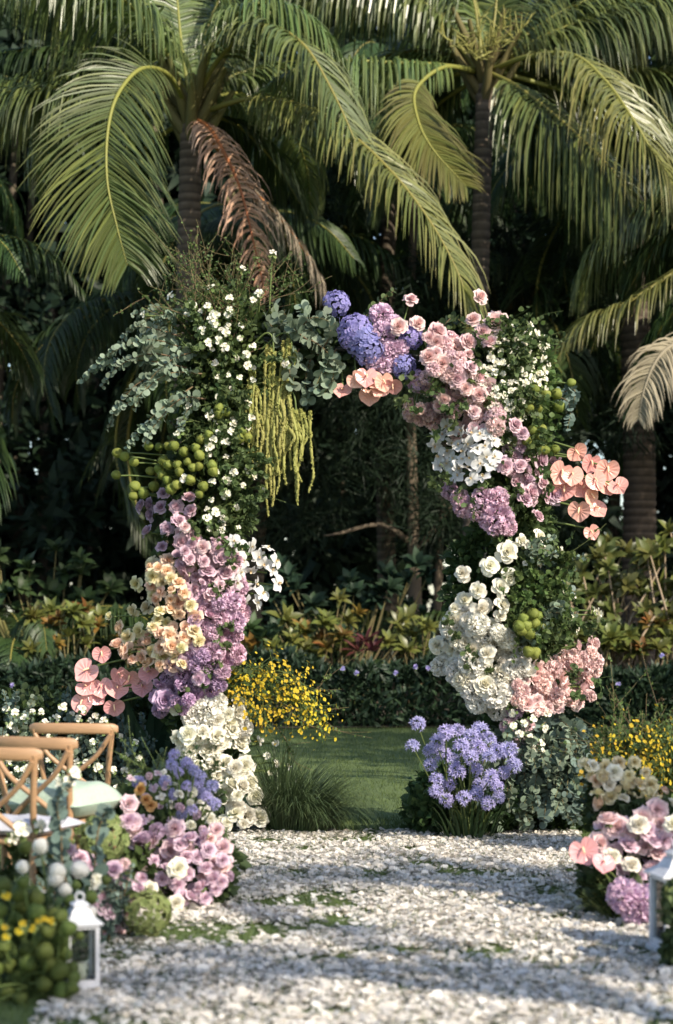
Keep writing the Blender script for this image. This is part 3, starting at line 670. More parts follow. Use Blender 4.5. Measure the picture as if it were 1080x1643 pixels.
# slim casuarina-like tree whose lit trunk shows through the arch
ct = thing('casuarina_tree', 'slim pale-trunked tree with wispy dark needles seen through the arch', 'tree', at(668, 1000, 34) * 1.0)
ct.location.z = 0; cx = ct.location.x
m = MB(); tube(m, cspline([(cx, 34, 0), (cx - 0.02, 34, 1.5), (cx - 0.05, 34, 2.9), (cx - 0.1, 34.1, 6), (cx, 34.2, 10)], 24), np.linspace(0.16, 0.06, 24), 10)
tube(m, cspline([(cx - 0.05, 34, 2.75), (cx - 0.6, 33.8, 3.1), (cx - 1.3, 33.7, 2.95), (cx - 1.6, 33.7, 2.9)], 10), np.linspace(0.06, 0.015, 10), 6)
tube(m, cspline([(cx - 0.05, 34, 2.6), (cx + 0.6, 33.9, 3.4), (cx + 1.2, 33.8, 4.4)], 10), np.linspace(0.06, 0.015, 10), 6)
tube(m, cspline([(cx + 0.35, 34.4, 0), (cx + 0.4, 34.4, 2), (cx + 0.5, 34.4, 4.6)], 10), np.linspace(0.1, 0.05, 10), 7)
m.build('trunk', 'wood_bark', ct)
Cn = np.stack([cx + rng.normal(size=60) * 1.6, 34 + rng.normal(size=60) * 0.8, rng.uniform(2.9, 9, 60)], 1)
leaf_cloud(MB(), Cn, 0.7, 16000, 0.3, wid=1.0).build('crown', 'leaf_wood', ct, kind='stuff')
shade = [((9.5, 12.0, 0), 7.5, 2.6, 'leafy shade tree standing beside the lawn'), ((9.0, 16.0, 0), 8.0, 3.0, 'tall leafy shade tree beside the far lawn'), ((10.5, 27.5, 0), 8.5, 3.4, 'leafy shade tree at the end of the hedge'),
         ((14.0, 32.0, 0), 11.0, 4.2, 'broad leafy shade tree behind the hedge end'), ((15.0, 39.0, 0), 13.0, 4.8, 'great leafy tree at the edge of the woodland')]
for i, (l, h, r, lab) in enumerate(shade): tree(l, h, r, (2600, 4500, 7000, 7000, 7000)[i], lab, seed=i + 1)

# ------------------------------------------------------------------ hedge and shrubs
hd = thing('hedge', 'low dark leafy hedge dotted with small blue flowers along the lawn', 'hedge', (0, 26.6, 0))
n = 26000
hx = rng.uniform(-9, 9, n); top_ = 0.62 + 0.3 * vnoise(hx, hx * 0, 0.5, 5) + 0.1 * vnoise(hx, hx * 0, 0.15, 6)
u = rng.random(n); front = rng.random(n) < 0.6
hy = np.where(front, 26.15 + 0.18 * rng.random(n), rng.uniform(26.2, 27.3, n)); hz = np.where(front, u, 0.75 + 0.25 * u) * top_
D = np.stack([rng.normal(size=n) * 0.7, -0.5 + rng.normal(size=n) * 0.5, 0.7 + rng.normal(size=n) * 0.4], 1)
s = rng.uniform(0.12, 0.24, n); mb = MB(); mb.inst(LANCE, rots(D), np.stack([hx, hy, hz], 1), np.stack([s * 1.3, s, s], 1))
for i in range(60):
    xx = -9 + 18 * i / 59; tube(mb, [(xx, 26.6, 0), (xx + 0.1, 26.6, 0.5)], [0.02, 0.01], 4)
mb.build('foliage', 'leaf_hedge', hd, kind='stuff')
fm = fmesh('blossom', 'blue_hyd', 0)
for px, py in [(57,1118),(635,1080),(667,1070),(550,1073),(572,1080),(687,1072),(992,1098),(958,1085),(1062,1052),(20,1100)]:
    put('blue_flower', fm, hd, at(px, py, 26.1), quat_face((0.1, -1, 0.4), px), 0.036)

def rosette_shrub(name, label, Y, tips, leafmat, L=0.3, n=14, wid=1.0, base=None, bark='twig', thick=0.016, cat='shrub', group=None, under=None, tilt=0.55, bent=0.08):
    P = [at(a, b, Y + c) for a, b, c in tips]; bx0 = base if base is not None else sum(p.x for p in P) / len(P)
    t = thing(name, label, cat, (bx0, Y, 0), group); st = MB(); me = []
    for v in range(3):
        m = MB()
        for j in range(n):
            f = j / n; el = 0.15 + 1.15 * f; V, F, a = oval(1, 0.17 * wid, 4, 0.5 + 0.5 * rng.random(), 0.25, (0.3, 0.8, 1.0, 0.7, 0.05))
            m.add(V @ rotx(-(el + rng.normal() * 0.12)).T @ rotz(j * 2.4 + rng.normal() * 0.2).T * rng.uniform(0.75, 1.1), F, 0, a, rng.random())
        me.append(m.mesh('leaf_rosette', [leafmat if v < 2 or under is None else under]))
    for i, p in enumerate(P):
        mid = Vector((bx0 + (p.x - bx0) * 0.55 + rng.normal() * bent, (Y + p.y) / 2 + rng.normal() * bent * 0.5, p.z * rng.uniform(0.35, 0.65))); tube(st, cspline([(bx0 + rng.normal() * 0.08, Y, 0), mid, p], 8), np.linspace(thick, thick * 0.6, 8), 6)
        put('leaf_rosette', me[i % 3], t, p, quat_face((rng.normal() * (0.3 + bent), -tilt + rng.normal() * (0.2 + bent), 0.9), rng.random() * 6), L * rng.uniform(0.8, 1.2))
    st.build('stems', bark, t, kind='stuff'); return t
def jit(cx, cy, n, sx, sy): return [(cx + rng.uniform(-sx, sx), cy + rng.uniform(-sy, sy), rng.uniform(-0.4, 0.3)) for _ in range(n)]
rosette_shrub('croton_shrub', 'yellow-green croton with upright rosettes behind the hedge at the arch centre', 28, [(545,962,0),(520,1003,-.2),(548,1022,-.3),(500,1015,0),(560,1000,0),(525,1040,-.3),(490,1045,-.2)] + jit(525, 1015, 9, 50, 40), 'leaf_croton', 0.25, under='leaf_rust')
rosette_shrub('croton_shrub', 'yellow-green croton beneath the slim pale-trunked tree', 28, [(642,1003,0),(665,1022,-.2),(622,1032,-.2),(690,1010,0),(655,1045,-.3),(700,1040,-.2)] + jit(660, 1022, 8, 45, 32), 'leaf_croton', 0.25)
rosette_shrub('cordyline_plant', 'dark red strap-leaved plant between two yellow-green crotons', 27.8, [(588,1030,0),(598,1045,-.2),(575,1045,-.1)], 'leaf_red', 0.36, 10, 0.6)
rosette_shrub('croton_shrub', 'rust-leaved croton with bright green tips behind the pink anthuriums', 27.6, [(105,988,0),(132,1002,-.1),(85,1005,0),(60,990,.2),(110,1022,-.2),(90,1035,-.2),(140,1035,-.2),(160,990,.2)] + jit(105, 1015, 10, 60, 35), 'leaf_croton', 0.25, under='leaf_rust')
rosette_shrub('croton_shrub', 'dark green shrub with a few rusty leaves behind the peach flowers', 28.4, [(190,1000,0),(215,1010,0),(200,1035,-.2),(400,1010,0),(425,1030,-.2),(410,1045,-.2)], 'leaf', 0.36, under='leaf_rust', base=-2.4)
rosette_shrub('croton_shrub', 'small yellow-green croton behind the orchid spray', 28, [(455,995,0),(470,1030,-.2),(440,1040,-.2)], 'leaf_croton', 0.3)
rosette_shrub('frangipani_shrub', 'leafy frangipani with pale bent stems beside the white flower column', 27.7, jit(925, 985, 26, 42, 68), 'leaf_frangipani', 0.27, 9, 1.1, bark='pale_bark', thick=0.022, bent=0.3, tilt=0.9)
rosette_shrub('frangipani_shrub', 'tall frangipani with bare pale branches below the thick palm trunk', 28.0, jit(1000, 955, 36, 48, 85), 'leaf_frangipani', 0.28, 9, 1.1, bark='pale_bark', thick=0.024, bent=0.32, tilt=0.9)
rosette_shrub('frangipani_shrub', 'tall frangipani with yellowing leaves beside the withered grey palm frond', 27.6, jit(1075, 950, 38, 48, 100), 'leaf_frangipani', 0.28, 9, 1.1, bark='pale_bark', thick=0.024, bent=0.32, tilt=0.9, under='leaf_croton')
rosette_shrub('croton_shrub', 'low yellow-green croton in front of the frangipani shrubs', 27.45, jit(960, 1035, 9, 70, 22), 'leaf_croton', 0.3)
rosette_shrub('croton_shrub', 'low croton with rusty leaves under the tall frangipani', 27.4, jit(1050, 1025, 8, 40, 25), 'leaf_croton', 0.3, under='leaf_rust')
rosette_shrub('understory_shrub', 'dark green undergrowth shrub deep behind the arch opening', 30.5, jit(560, 965, 30, 130, 60), 'leaf_hedge', 0.3, 12, 1.2)
rosette_shrub('understory_shrub', 'dark green undergrowth shrub deep behind the chairs', 30.5, jit(80, 955, 36, 125, 75), 'leaf', 0.3, 12, 1.2)

# ================================================================== THE FLORAL ARCH
AY = 13.2
PXM = FPX / AY                      # photo pixels per metre in the plane of the arch
SK = [np.array(s, float) for s in (
    [(350,1335),(345,1250),(320,1150),(310,1050),(312,950),(322,850),(340,700),(350,600),(355,510)],
    [(355,540),(430,545),(500,560),(590,560),(680,580),(760,600),(795,600)],
    [(850,1335),(840,1250),(830,1150),(800,1060),(790,960),(800,850),(800,750),(805,650),(800,560)])]
SKP = []
for s in SK:
    for a, b in zip(s[:-1], s[1:]):
        for f in np.linspace(0, 1, 8, endpoint=False): SKP.append(a + (b - a) * f)
SKP = np.array(SKP)
arch = thing('floral_arch', 'tall asymmetrical wedding arch covered in purple, peach, pink, blue and white flowers', 'flower arch', (0.2, AY, 0))
def on_arch(px, py, lift=0.0, RAD=80.0):
    """world point and outward direction on the flower-covered surface of the arch"""
    d = SKP - np.array([px, py]); i = np.argmin((d ** 2).sum(1)); v = -d[i]; r = math.hypot(*v)
    f = min(r / RAD, 1.25); dep = 0.30 * math.sqrt(max(0.0, 1 - f * f))
    p = at(px, py, AY - dep - lift)
    nrm = Vector((v[0] / RAD, -math.sqrt(max(0.05, 1 - min(f, 1) ** 2)), -v[1] / RAD * 0.7))
    return p, nrm, r
stems = MB()
def face_dir(nrm, j=0.3, cam_=0.55, up=0.22, right=0.12):
    d = nrm * 0.75 + Vector((right, -cam_, up)) + Vector(rng.normal(size=3) * j); return d.normalized()
def bloom(kind, colour, px, py, Rpx, parent=arch, name=None, lift=0.0, j=0.3, nvar=3, Y=None, up=0.22, stem=None, cam_=0.55, right=0.12, squash=1.0):
    if Y is None: p, nrm, r = on_arch(px, py, lift); sc = Rpx * (p.y / FPX)
    else: p = at(px, py, Y); nrm = Vector((0, -0.4, 0.2)); r = 0; sc = Rpx * Y / FPX
    d = face_dir(nrm, j, cam_, up, right); v = int(rng.integers(nvar))
    o = put(name or kind, fmesh(kind, colour, v), parent, p, quat_face(d, rng.random() * 6.28), sc * rng.uniform(0.92, 1.08) if squash == 1 else (sc, sc, sc * squash))
    if stem is True or (stem is None and Y is None and r > 72):
        i = np.argmin(((SKP - np.array([px, py])) ** 2).sum(1)); q = at(*SKP[i], AY); back = p - d * sc * 0.8; mid = (back + q) / 2 + Vector((0, 0, 0.03))
        tube(stems, cspline([back, back * 0.6 + mid * 0.4 - d * sc * 0.5, q], 7), 0.006, 4)
    return o
def anth(px, py, Rpx, colour, parent=arch, Y=None, roll=None, lift=0.0, d=None):
    if Y is None: p, nrm, r = on_arch(px, py, lift)
    else: p, r = at(px, py, Y), 0
    d = Vector((rng.normal() * 0.3 + 0.15, -0.9, 0.15 + rng.normal() * 0.28)) if d is None else Vector(d); d.normalize()
    q = quat_face(d, (rng.normal() * 0.5 if roll is None else roll)); s = Rpx * p.y / FPX
    o = put('anthurium', fmesh('anthurium', colour), parent, p, q, s); sub('spadix', fmesh('spadix', 'spadix'), o)
    if Y is None:
        i = np.argmin(((SKP - np.array([px, py])) ** 2).sum(1)); k = at(*SKP[i], AY); a = p + Vector((0, 0.03, 0.02))
        tube(stems, cspline([a, a * 0.5 + k * 0.5 + Vector((0, 0, 0.05)), k], 9), 0.007, 5)
    return o
def inpoly(P, x, y):
    c = False; n = len(P)
    for i in range(n):
        (x1, y1), (x2, y2) = P[i], P[i - 1]
        if (y1 > y) != (y2 > y) and x < (x2 - x1) * (y - y1) / (y2 - y1) + x1: c = not c
    return c
def fillpoly(P, n, dmin, tries=6000):
    P = [tuple(p) for p in P]; xs, ys = zip(*P); out = []
    for _ in range(tries):
        x, y = rng.uniform(min(xs), max(xs)), rng.uniform(min(ys), max(ys))
        if inpoly(P, x, y) and all((x - a) ** 2 + (y - b) ** 2 > dmin * dmin for a, b in out):
            out.append((x, y))
            if len(out) >= n: break
    return out
def mass(kind, colour, P, n, Rpx, dmin, parent=arch, name=None, up_=0.06, **kw):
    for x, y in fillpoly(P, n, dmin):
        c = colour if isinstance(colour, str) else colour[int(rng.integers(len(colour)))]
        u = rng.random(); kd = kind if u < 0.72 else (('rose' if u < 0.9 else 'bud') if kind == 'puff' else ('rose_open' if u < 0.88 else 'bud'))
        bloom(kd, c, x, y, Rpx * rng.uniform(0.68, 1.18) * (0.72 if kd == 'bud' else 1), parent, name, lift=up_ + rng.uniform(-0.09, 0.09), **{'j': 0.45, **kw})
def lst(kind, colour, pts, Rpx, parent=arch, name=None, **kw):
    for q in pts: bloom(kind, colour, q[0], q[1], q[2] if len(q) > 2 else Rpx * rng.uniform(0.9, 1.1), parent, name, **kw)

# frame: dark steel hoops inside the flowers
m = MB()
for s in SK:
    for dy, dx in ((-0.1, -18), (-0.1, 18), (0.12, 0)):
        tube(m, cspline([at(a + dx, min(b, 1334), AY + dy) for a, b in s], 30), 0.016, 6)
for s in (SK[0], SK[2]):
    b = at(s[0][0], 1334, AY); box(m, (b.x, AY, 0.012), (0.55, 0.5, 0.02))
m.build('frame', 'frame_metal', arch)

# foliage core
def core(P, n, size, mat, spread, tpl=LEAF, parent=arch, name='foliage', wid=1.0, out=0.8):
    P = np.asarray(P, float); i = rng.integers(0, len(P), n); d = rng.normal(size=(n, 3)); d /= np.linalg.norm(d, axis=1, keepdims=True)
    rr = (rng.random(n) ** 0.45) * spread
    p = np.array([tuple(at(a, b, AY)) for a, b in P])[i] + d * rr[:, None]
    p[:, 2] = np.maximum(p[:, 2], 0.03)
    s = size * rng.uniform(0.6, 1.3, n); D = d * out + rng.normal(size=(n, 3)) * 0.5 + np.array([0, -0.2, 0.1])
    m = MB(); m.inst(tpl, rots(D), p, np.stack([s * wid, s, s], 1)); return m.build(name, mat, parent, kind='stuff')
L_all = SKP[:64]; B_all = SKP[64:112]; R_all = SKP[112:]
core(L_all[6:], 5200, 0.085, 'leaf', 0.23)
core(L_all[36:], 6500, 0.042, 'leaf_fern', 0.30, LEAF_R)
core(L_all[44:] + np.array([8, 0]), 4200, 0.034, 'leaf_fresh', 0.34, LEAF_R)
core(B_all, 3000, 0.075, 'leaf', 0.17)
core(R_all[8:], 3800, 0.085, 'leaf', 0.19)
core(R_all[40:] + np.array([20, 0]), 5200, 0.042, 'leaf_fern', 0.26, LEAF_R)
core(R_all[46:] + np.array([35, 0]), 3600, 0.034, 'leaf_fresh', 0.26, LEAF_R)
core([(840,880),(855,850),(845,820),(850,900),(835,800)], 3600, 0.05, 'leaf_fern', 0.17, LANCE, wid=2.0)
core([(372,800),(378,830),(360,850),(380,815),(340,860)], 4200, 0.05, 'leaf_fern', 0.13, LANCE, wid=2.0)
core([(850,960),(870,990),(850,1020),(880,1010),(860,1045),(870,930)], 2600, 0.06, 'leaf_fern', 0.18)
core([(770,890),(750,900),(760,930),(745,955)], 1400, 0.06, 'leaf', 0.15)

# eucalyptus branches
def euc(P, leaf=0.024, mat='euc', Y=None, n=None, parent=arch, taper=0.45, name='eucalyptus_branch'):
    W = [at(q[0], q[1], (Y if Y is not None else AY) + (q[2] if len(q) > 2 else 0)) for q in P]; S = cspline(W, 40); ln = np.linalg.norm(np.diff(S, axis=0), axis=1).sum()
    k = n or max(8, int(ln / (leaf * 0.85))); m = MB(); tube(m, S, np.linspace(0.006, 0.002, 40), 4, 1)
    t = np.linspace(0.08, 1, k); x = t * 38; i = x.astype(int); p = S[i]; tg = S[np.minimum(i + 1, 39)] - S[np.maximum(i - 1, 0)]; tg /= np.linalg.norm(tg, axis=1, keepdims=True)
    sz = leaf * (1 - taper * t ** 1.5) * rng.uniform(0.8, 1.2, k)
    a = rng.normal(size=(k, 3)); a -= tg * (a * tg).sum(1, keepdims=True); a /= np.linalg.norm(a, axis=1, keepdims=True)
    for sg in (1, -1):
        D = a * sg + tg * 0.55 + rng.normal(size=(k, 3)) * 0.15
        m.inst(DISC, rots(D), p, sz)
    return m.build(name, [mat, 'twig'], parent, kind='stuff')
for P in ([(300,590,-.2),(220,578,-.25),(160,590,-.2),(125,615,-.1)], [(290,600,-.2),(230,610,-.3),(190,650,-.3),(172,692,-.25)], [(310,620,-.25),(260,655,-.35),(225,690,-.3),(203,722,-.25)],
          [(290,540,-.15),(250,528,-.2),(215,525,-.2),(192,552,-.1)], [(300,520,0),(255,498,0),(212,506,0)], [(320,640,-.3),(300,660,-.35),(284,700,-.3)], [(290,575,-.2),(240,568,-.3),(190,588,-.3),(163,622,-.2)],
          [(330,600,-.3),(270,600,-.4),(215,640,-.4),(178,662,-.35)], [(300,560,-.2),(240,545,-.3),(180,565,-.3),(140,600,-.2)], [(330,560,-.3),(280,575,-.4),(240,610,-.4),(215,660,-.4)], [(320,500,0),(270,510,-.1),(225,540,-.1)],
          [(330,640,-.3),(290,640,-.4),(250,680,-.4),(230,715,-.4)], [(330,520,-.1),(290,500,-.2),(245,515,-.2)]):
    euc(P, 0.026)
for P in ([(470,570,-.1),(455,525,-.2),(440,488,-.1)], [(500,575,-.1),(500,530,-.2),(484,490,-.1)], [(510,570,-.2),(530,535,-.3),(520,500,-.2)], [(500,570,-.1),(490,610,-.2),(494,642,-.2)], [(520,560,-.2),(535,600,-.3),(520,632,-.3)],
          [(480,560,-.2),(465,590,-.3),(470,620,-.3)], [(490,540,-.2),(520,560,-.3),(545,590,-.3)], [(470,545,-.2),(500,510,-.3),(540,520,-.3)], [(460,560,-.2),(440,530,-.2),(425,505,-.1)], [(500,550,-.2),(475,530,-.3),(455,500,-.3)], [(540,560,-.2),(520,590,-.3),(505,625,-.3)]):
    euc(P, 0.036, 'euc', taper=0.25)
for P in ([(570,530,0),(600,492,0),(632,466,0)], [(575,540,0),(600,500,.05),(615,480,.1)], [(700,540,0),(725,510,0),(745,520,0)], [(700,545,0),(730,520,.05),(750,535,.05)]): euc(P, 0.026, 'leaf_fern')
for P in ([(870,640,0),(905,640,-.1),(915,660,-.1),(910,690,-.1)], [(880,640,0),(920,625,-.1),(920,650,-.1)], [(850,930,-.2),(890,905,-.2),(937,893,-.2)], [(855,950,-.2),(890,940,-.2),(925,950,-.2)], [(850,970,-.2),(885,965,-.2),(915,985,-.2)],
          [(840,915,-.3),(865,895,-.3),(890,882,-.3)], [(860,900,-.2),(895,900,-.2),(920,915,-.2)]): euc(P, 0.03, 'euc_blue')
# base of the right column: a thick skirt of grey-green eucalyptus
for k in range(80):
    x0 = rng.uniform(805, 945); y0 = rng.uniform(1150, 1270); x1 = x0 + rng.uniform(-55, 55); y1 = min(1328, y0 + rng.uniform(35, 90))
    euc([(x0, y0, -.1), ((x0 + x1) / 2, (y0 + y1) / 2 - 14, -.3), (x1, y1, -rng.uniform(.2, .55))], rng.uniform(0.022, 0.036), 'euc' if k % 3 else 'euc_blue', taper=0.3)
core([(850,1180),(880,1200),(900,1240),(860,1260),(920,1260),(830,1290),(900,1300),(940,1290),(780,1310)], 3600, 0.05, 'leaf', 0.2, LEAF_R)
core([(690,1310),(720,1320),(760,1325),(800,1325),(740,1300)], 2600, 0.08, 'leaf', 0.17)

# ---- left column, bottom to top
lst('rose', 'white', [(355,1188,17),(310,1168,16),(385,1125,14),(372,1160),(345,1225),(392,1228),(362,1222),(372,1248),(362,1272),(383,1263,17),(412,1278,16),(378,1297,18),(398,1307,17),(418,1308,17),(437,1316,15),(356,1322,15),(300,1195),(325,1245,15),(340,1262,15),(405,1255),(335,1200),(390,1180)], 17, up=0.4)
mass('rose', 'white', [(300,1140),(400,1140),(405,1200),(385,1230),(420,1280),(440,1325),(360,1332),(310,1260),(278,1200)], 26, 15, 19, up=0.35)
lst('puff', 'white_cool', [(333,1140,25),(310,1150,20),(350,1128,18),(390,1168,19),(322,1178,20),(300,1205,18)], 20)
bloom('rose', 'white', 283, 1136, 13); bloom('rose_point', 'white', 458, 1287, 15, stem=True)
lst('blossom', 'white', [(415,1188,10),(442,1192,8),(443,1225,8),(462,1230,8),(432,1240,7),(428,1212,7)], 8, name='small_rose', stem=True)
mass('puff', 'purple_puff', [(252,1142),(250,1092),(298,1048),(330,1052),(356,1090),(340,1118),(292,1138)], 26, 16, 15)
mass('puff', ['lilac_puff', 'mauve_puff'], [(312,970),(376,962),(390,985),(380,1060),(352,1088),(332,1045),(314,1010)], 26, 16.5, 15)
lst('puff', 'lilac_puff', [(365,1030,19),(362,1062,18),(345,1010,16),(312,1062,17)], 20)
mass('puff', 'mauve_puff', [(326,925),(384,905),(392,975),(330,982)], 15, 15, 15)
lst('rose', 'mauve_grey', [(261,790),(238,810),(256,812),(222,812),(238,826),(233,850),(267,848),(259,875)], 11.5)
mass('rose', 'mauve_rose', [(285,830),(320,866),(384,870),(386,950),(330,968),(300,960),(284,900)], 46, 12.5, 13)
lst('rose', 'mauve_rose', [(303,795),(282,812),(305,817),(290,828),(300,845),(296,862),(330,948),(345,940),(318,958,15),(350,905,14)], 12.5)
mass('rose_open', ['peach', 'ivory', 'peach'], [(238,905),(280,915),(302,960),(316,1000),(334,1042),(345,1050),(290,1066),(250,1070),(214,1062),(184,1034),(204,1012),(242,1002),(244,960)], 62, 13.5, 13.5, up_=0.13, right=0.3)
lst('rose_open', 'ivory', [(240,906),(215,936),(243,938),(268,918),(232,972),(210,980),(245,955),(292,925,14)], 12)
lst('rose_open', 'peach', [(188,1007),(199,1022),(235,1018),(195,1043),(270,898),(330,1060,16),(360,1050,14),(310,1040,15)], 12)
bloom('bud', 'ivory', 174, 988, 8, stem=True)
for q in [(163,1048,15),(140,1076,21),(138,1102,17),(163,1103,18),(187,1105,19),(190,1083,15),(208,1086,17),(240,1080,18),(229,1102,17),(133,1127,19),(155,1118,14),(183,1133,17)]: anth(*q, 'anth_pink')
ol = [(375,868),(388,880),(403,876),(414,893),(430,880),(442,900),(446,936),(436,915),(390,900),(402,915),(385,918),(410,936),(421,952),(412,967),(396,946),(391,965),(424,905),(380,935)]
lst('orchid', 'orchid_white', ol, 15, lift=0.14, j=0.6, cam_=0.8)
gb = [(188,727),(199,732),(215,741),(186,762),(216,780),(214,796),(230,791),(255,717),(270,715),(279,715),(238,715),(241,756),(255,752),(262,739),(270,746),(247,780),(285,746),(288,757),(301,741),(314,718),(322,705),(309,750),(319,748),(268,770),(283,778),(274,785),(340,746),(342,756),(326,780),(320,793),(352,654),(351,664),(362,661),(388,691),(397,702),(384,703),(335,697),(320,730),(295,725),(305,770),(260,762)]
lst('ball', 'ball_green', gb, 9, lift=0.1, nvar=2, name='seed_ball')
bl_l = [(274,474),(338,461),(390,431),(438,405),(407,481),(416,470),(368,478),(309,489),(346,505),(333,491),(231,505),(351,546),(362,533),(361,557),(396,568),(397,586),(334,550),(458,583),(301,652),(290,676),(286,694),(336,667),(375,680),(403,670),(351,694),(372,692),(342,705),(336,717),(362,709),(296,768),(398,754),(407,765),(364,770),(375,757),(425,787),(346,822),(356,833),(355,850),(333,831),(364,791),(345,520),(355,530),(340,512),(325,530),(366,505),(302,505),(288,640),(300,640)]
lst('blossom', 'white', bl_l, 7.5, lift=0.1, stem=True)
for x, y in fillpoly([(310,480),(400,500),(410,600),(400,760),(380,860),(330,850),(340,600)], 46, 16): bloom('blossom', 'white', x, y, rng.uniform(4.5, 7), lift=0.06)
# fine budding twigs sprouting from the top of the left column
def spray(P, parent=arch, mat='leaf_fresh', n=40, leaf=0.014, tw='twig', Y=AY, tpl=LEAF_R, amp=0.05, name='leafy_twig'):
    S = cspline([at(q[0], q[1], Y + (q[2] if len(q) > 2 else 0)) for q in P], 24); m = MB(); tube(m, S, np.linspace(0.004, 0.0015, 24), 4, 1)
    for b in range(5):
        i = int(rng.integers(6, 22)); e = S[i] + rng.normal(size=3) * amp * 2 + (S[i] - S[i - 4]) * 1.2; tube(m, cspline([S[i], (S[i] + e) / 2 + rng.normal(size=3) * 0.01, e], 5), 0.0015, 3, 1)
        k = n // 6; t = rng.random(k)[:, None]; m.inst(tpl, rots(rng.normal(size=(k, 3))), S[i] * (1 - t) + e * t, leaf * rng.uniform(0.6, 1.3, k))
    i = rng.integers(4, 24, n); m.inst(tpl, rots(rng.normal(size=(n, 3)) + np.array([0, -0.3, 0.5])), S[i] + rng.normal(size=(n, 3)) * 0.006, leaf * rng.uniform(0.6, 1.4, n))
    return m.build(name, [mat, tw], parent, kind='stuff')
for k in range(34):
    x0, y0 = rng.uniform(310, 400), rng.uniform(500, 570); a = rng.normal() * 0.55; L_ = rng.uniform(70, 150)
    x1, y1 = x0 + math.sin(a) * L_, y0 - math.cos(a) * L_
    spray([(x0, y0, -.15), ((x0 + x1) / 2 + rng.normal() * 8, (y0 + y1) / 2, rng.uniform(-.35, .1)), (x1 + rng.normal() * 10, y1, rng.uniform(-.4, .2))])
for P in ([(350,520),(310,470),(262,440)], [(330,520),(280,500),(255,470)], [(380,520),(430,460),(490,425)], [(390,520),(440,480),(510,465)], [(340,500),(335,440),(342,395)], [(300,500),(270,470),(265,440)], [(400,510),(440,440),(470,405)], [(400,500),(450,470),(480,440)], [(360,500),(375,430),(390,400)]): spray(P, n=34)
for k in range(60):     # leafy blossom stems through both upper columns
    if k % 2: x0, y0 = rng.uniform(325, 390), rng.uniform(520, 850); x1 = x0 + rng.uniform(-50, 60)
    else: x0, y0 = rng.uniform(795, 850), rng.uniform(540, 760); x1 = x0 + rng.uniform(-40, 50)
    spray([(x0, y0, -.2), ((x0 + x1) / 2, y0 - 15, -.34), (x1, y0 + rng.uniform(-45, 35), -.38)], mat='leaf_fern', n=46, leaf=0.03, tw='stem', amp=0.04)
# hanging amaranth tassels
def tassel(px, y0, y1, mat='amaranth', dY=-0.25):
    n = int(max(12, (y1 - y0) / 2.2)); a, b = at(px, y0, AY + dY), at(px + rng.normal() * 4, y1, AY + dY + rng.normal() * 0.02)
    mid = (a + b) / 2 + Vector((rng.normal() * 0.022, rng.normal() * 0.02, 0)); P = cspline([a, a * 0.7 + mid * 0.3 + Vector((rng.normal() * 0.01, 0, 0)), mid, b * 0.6 + mid * 0.4 + Vector((rng.normal() * 0.018, rng.normal() * 0.01, 0)), b], n)
    m = MB(); tube(m, P, 0.0095 * (1 - 0.5 * np.linspace(0, 1, n) ** 2) * (1 + 0.35 * np.sin(np.arange(n) * rng.uniform(0.3, 0.8) + rng.random() * 6)) * rng.uniform(0.8, 1.2, n), 6)
    k = n * 5; i = rng.integers(0, n, k); d = rng.normal(size=(k, 3)); d[:, 2] -= 0.4
    m.inst(LEAF_R, rots(d), P[i], 0.017 * rng.uniform(0.6, 1.3, k) * (1 - 0.4 * i / n)); return m.build('amaranth_tassel', mat, arch, kind='stuff')
for k in range(9): tassel(410 + rng.normal() * 6, 610 + rng.uniform(-20, 60), 700 + rng.uniform(0, 60))
for k in range(18): tassel(438 + rng.normal() * 9, 560 + rng.uniform(-20, 120), 720 + rng.uniform(0, 80))
for y1 in (828, 812, 795): tassel(438 + rng.normal() * 4, 640, y1)
for k in range(7): tassel(467 + rng.normal() * 3.5, 540 + rng.uniform(0, 30), 650 + rng.uniform(0, 90))
for k in range(12): tassel(474 + rng.normal() * 8, 655 + rng.uniform(0, 30), 720 + rng.uniform(0, 70))
for y1 in (810, 795): tassel(476, 690, y1)
for k in range(5): tassel(398 + rng.normal() * 4, 590 + rng.uniform(0, 30), 680 + rng.uniform(0, 30))
for P in ([(400,560,-.2),(425,535,-.25),(438,545,-.25),(438,600,-.25)], [(420,560,-.2),(450,535,-.25),(467,545,-.25),(467,600,-.25)], [(440,610,-.2),(470,630,-.25),(476,670,-.25)]): tube(stems, cspline([at(a, b, AY + c) for a, b, c in P], 10), 0.006, 5)

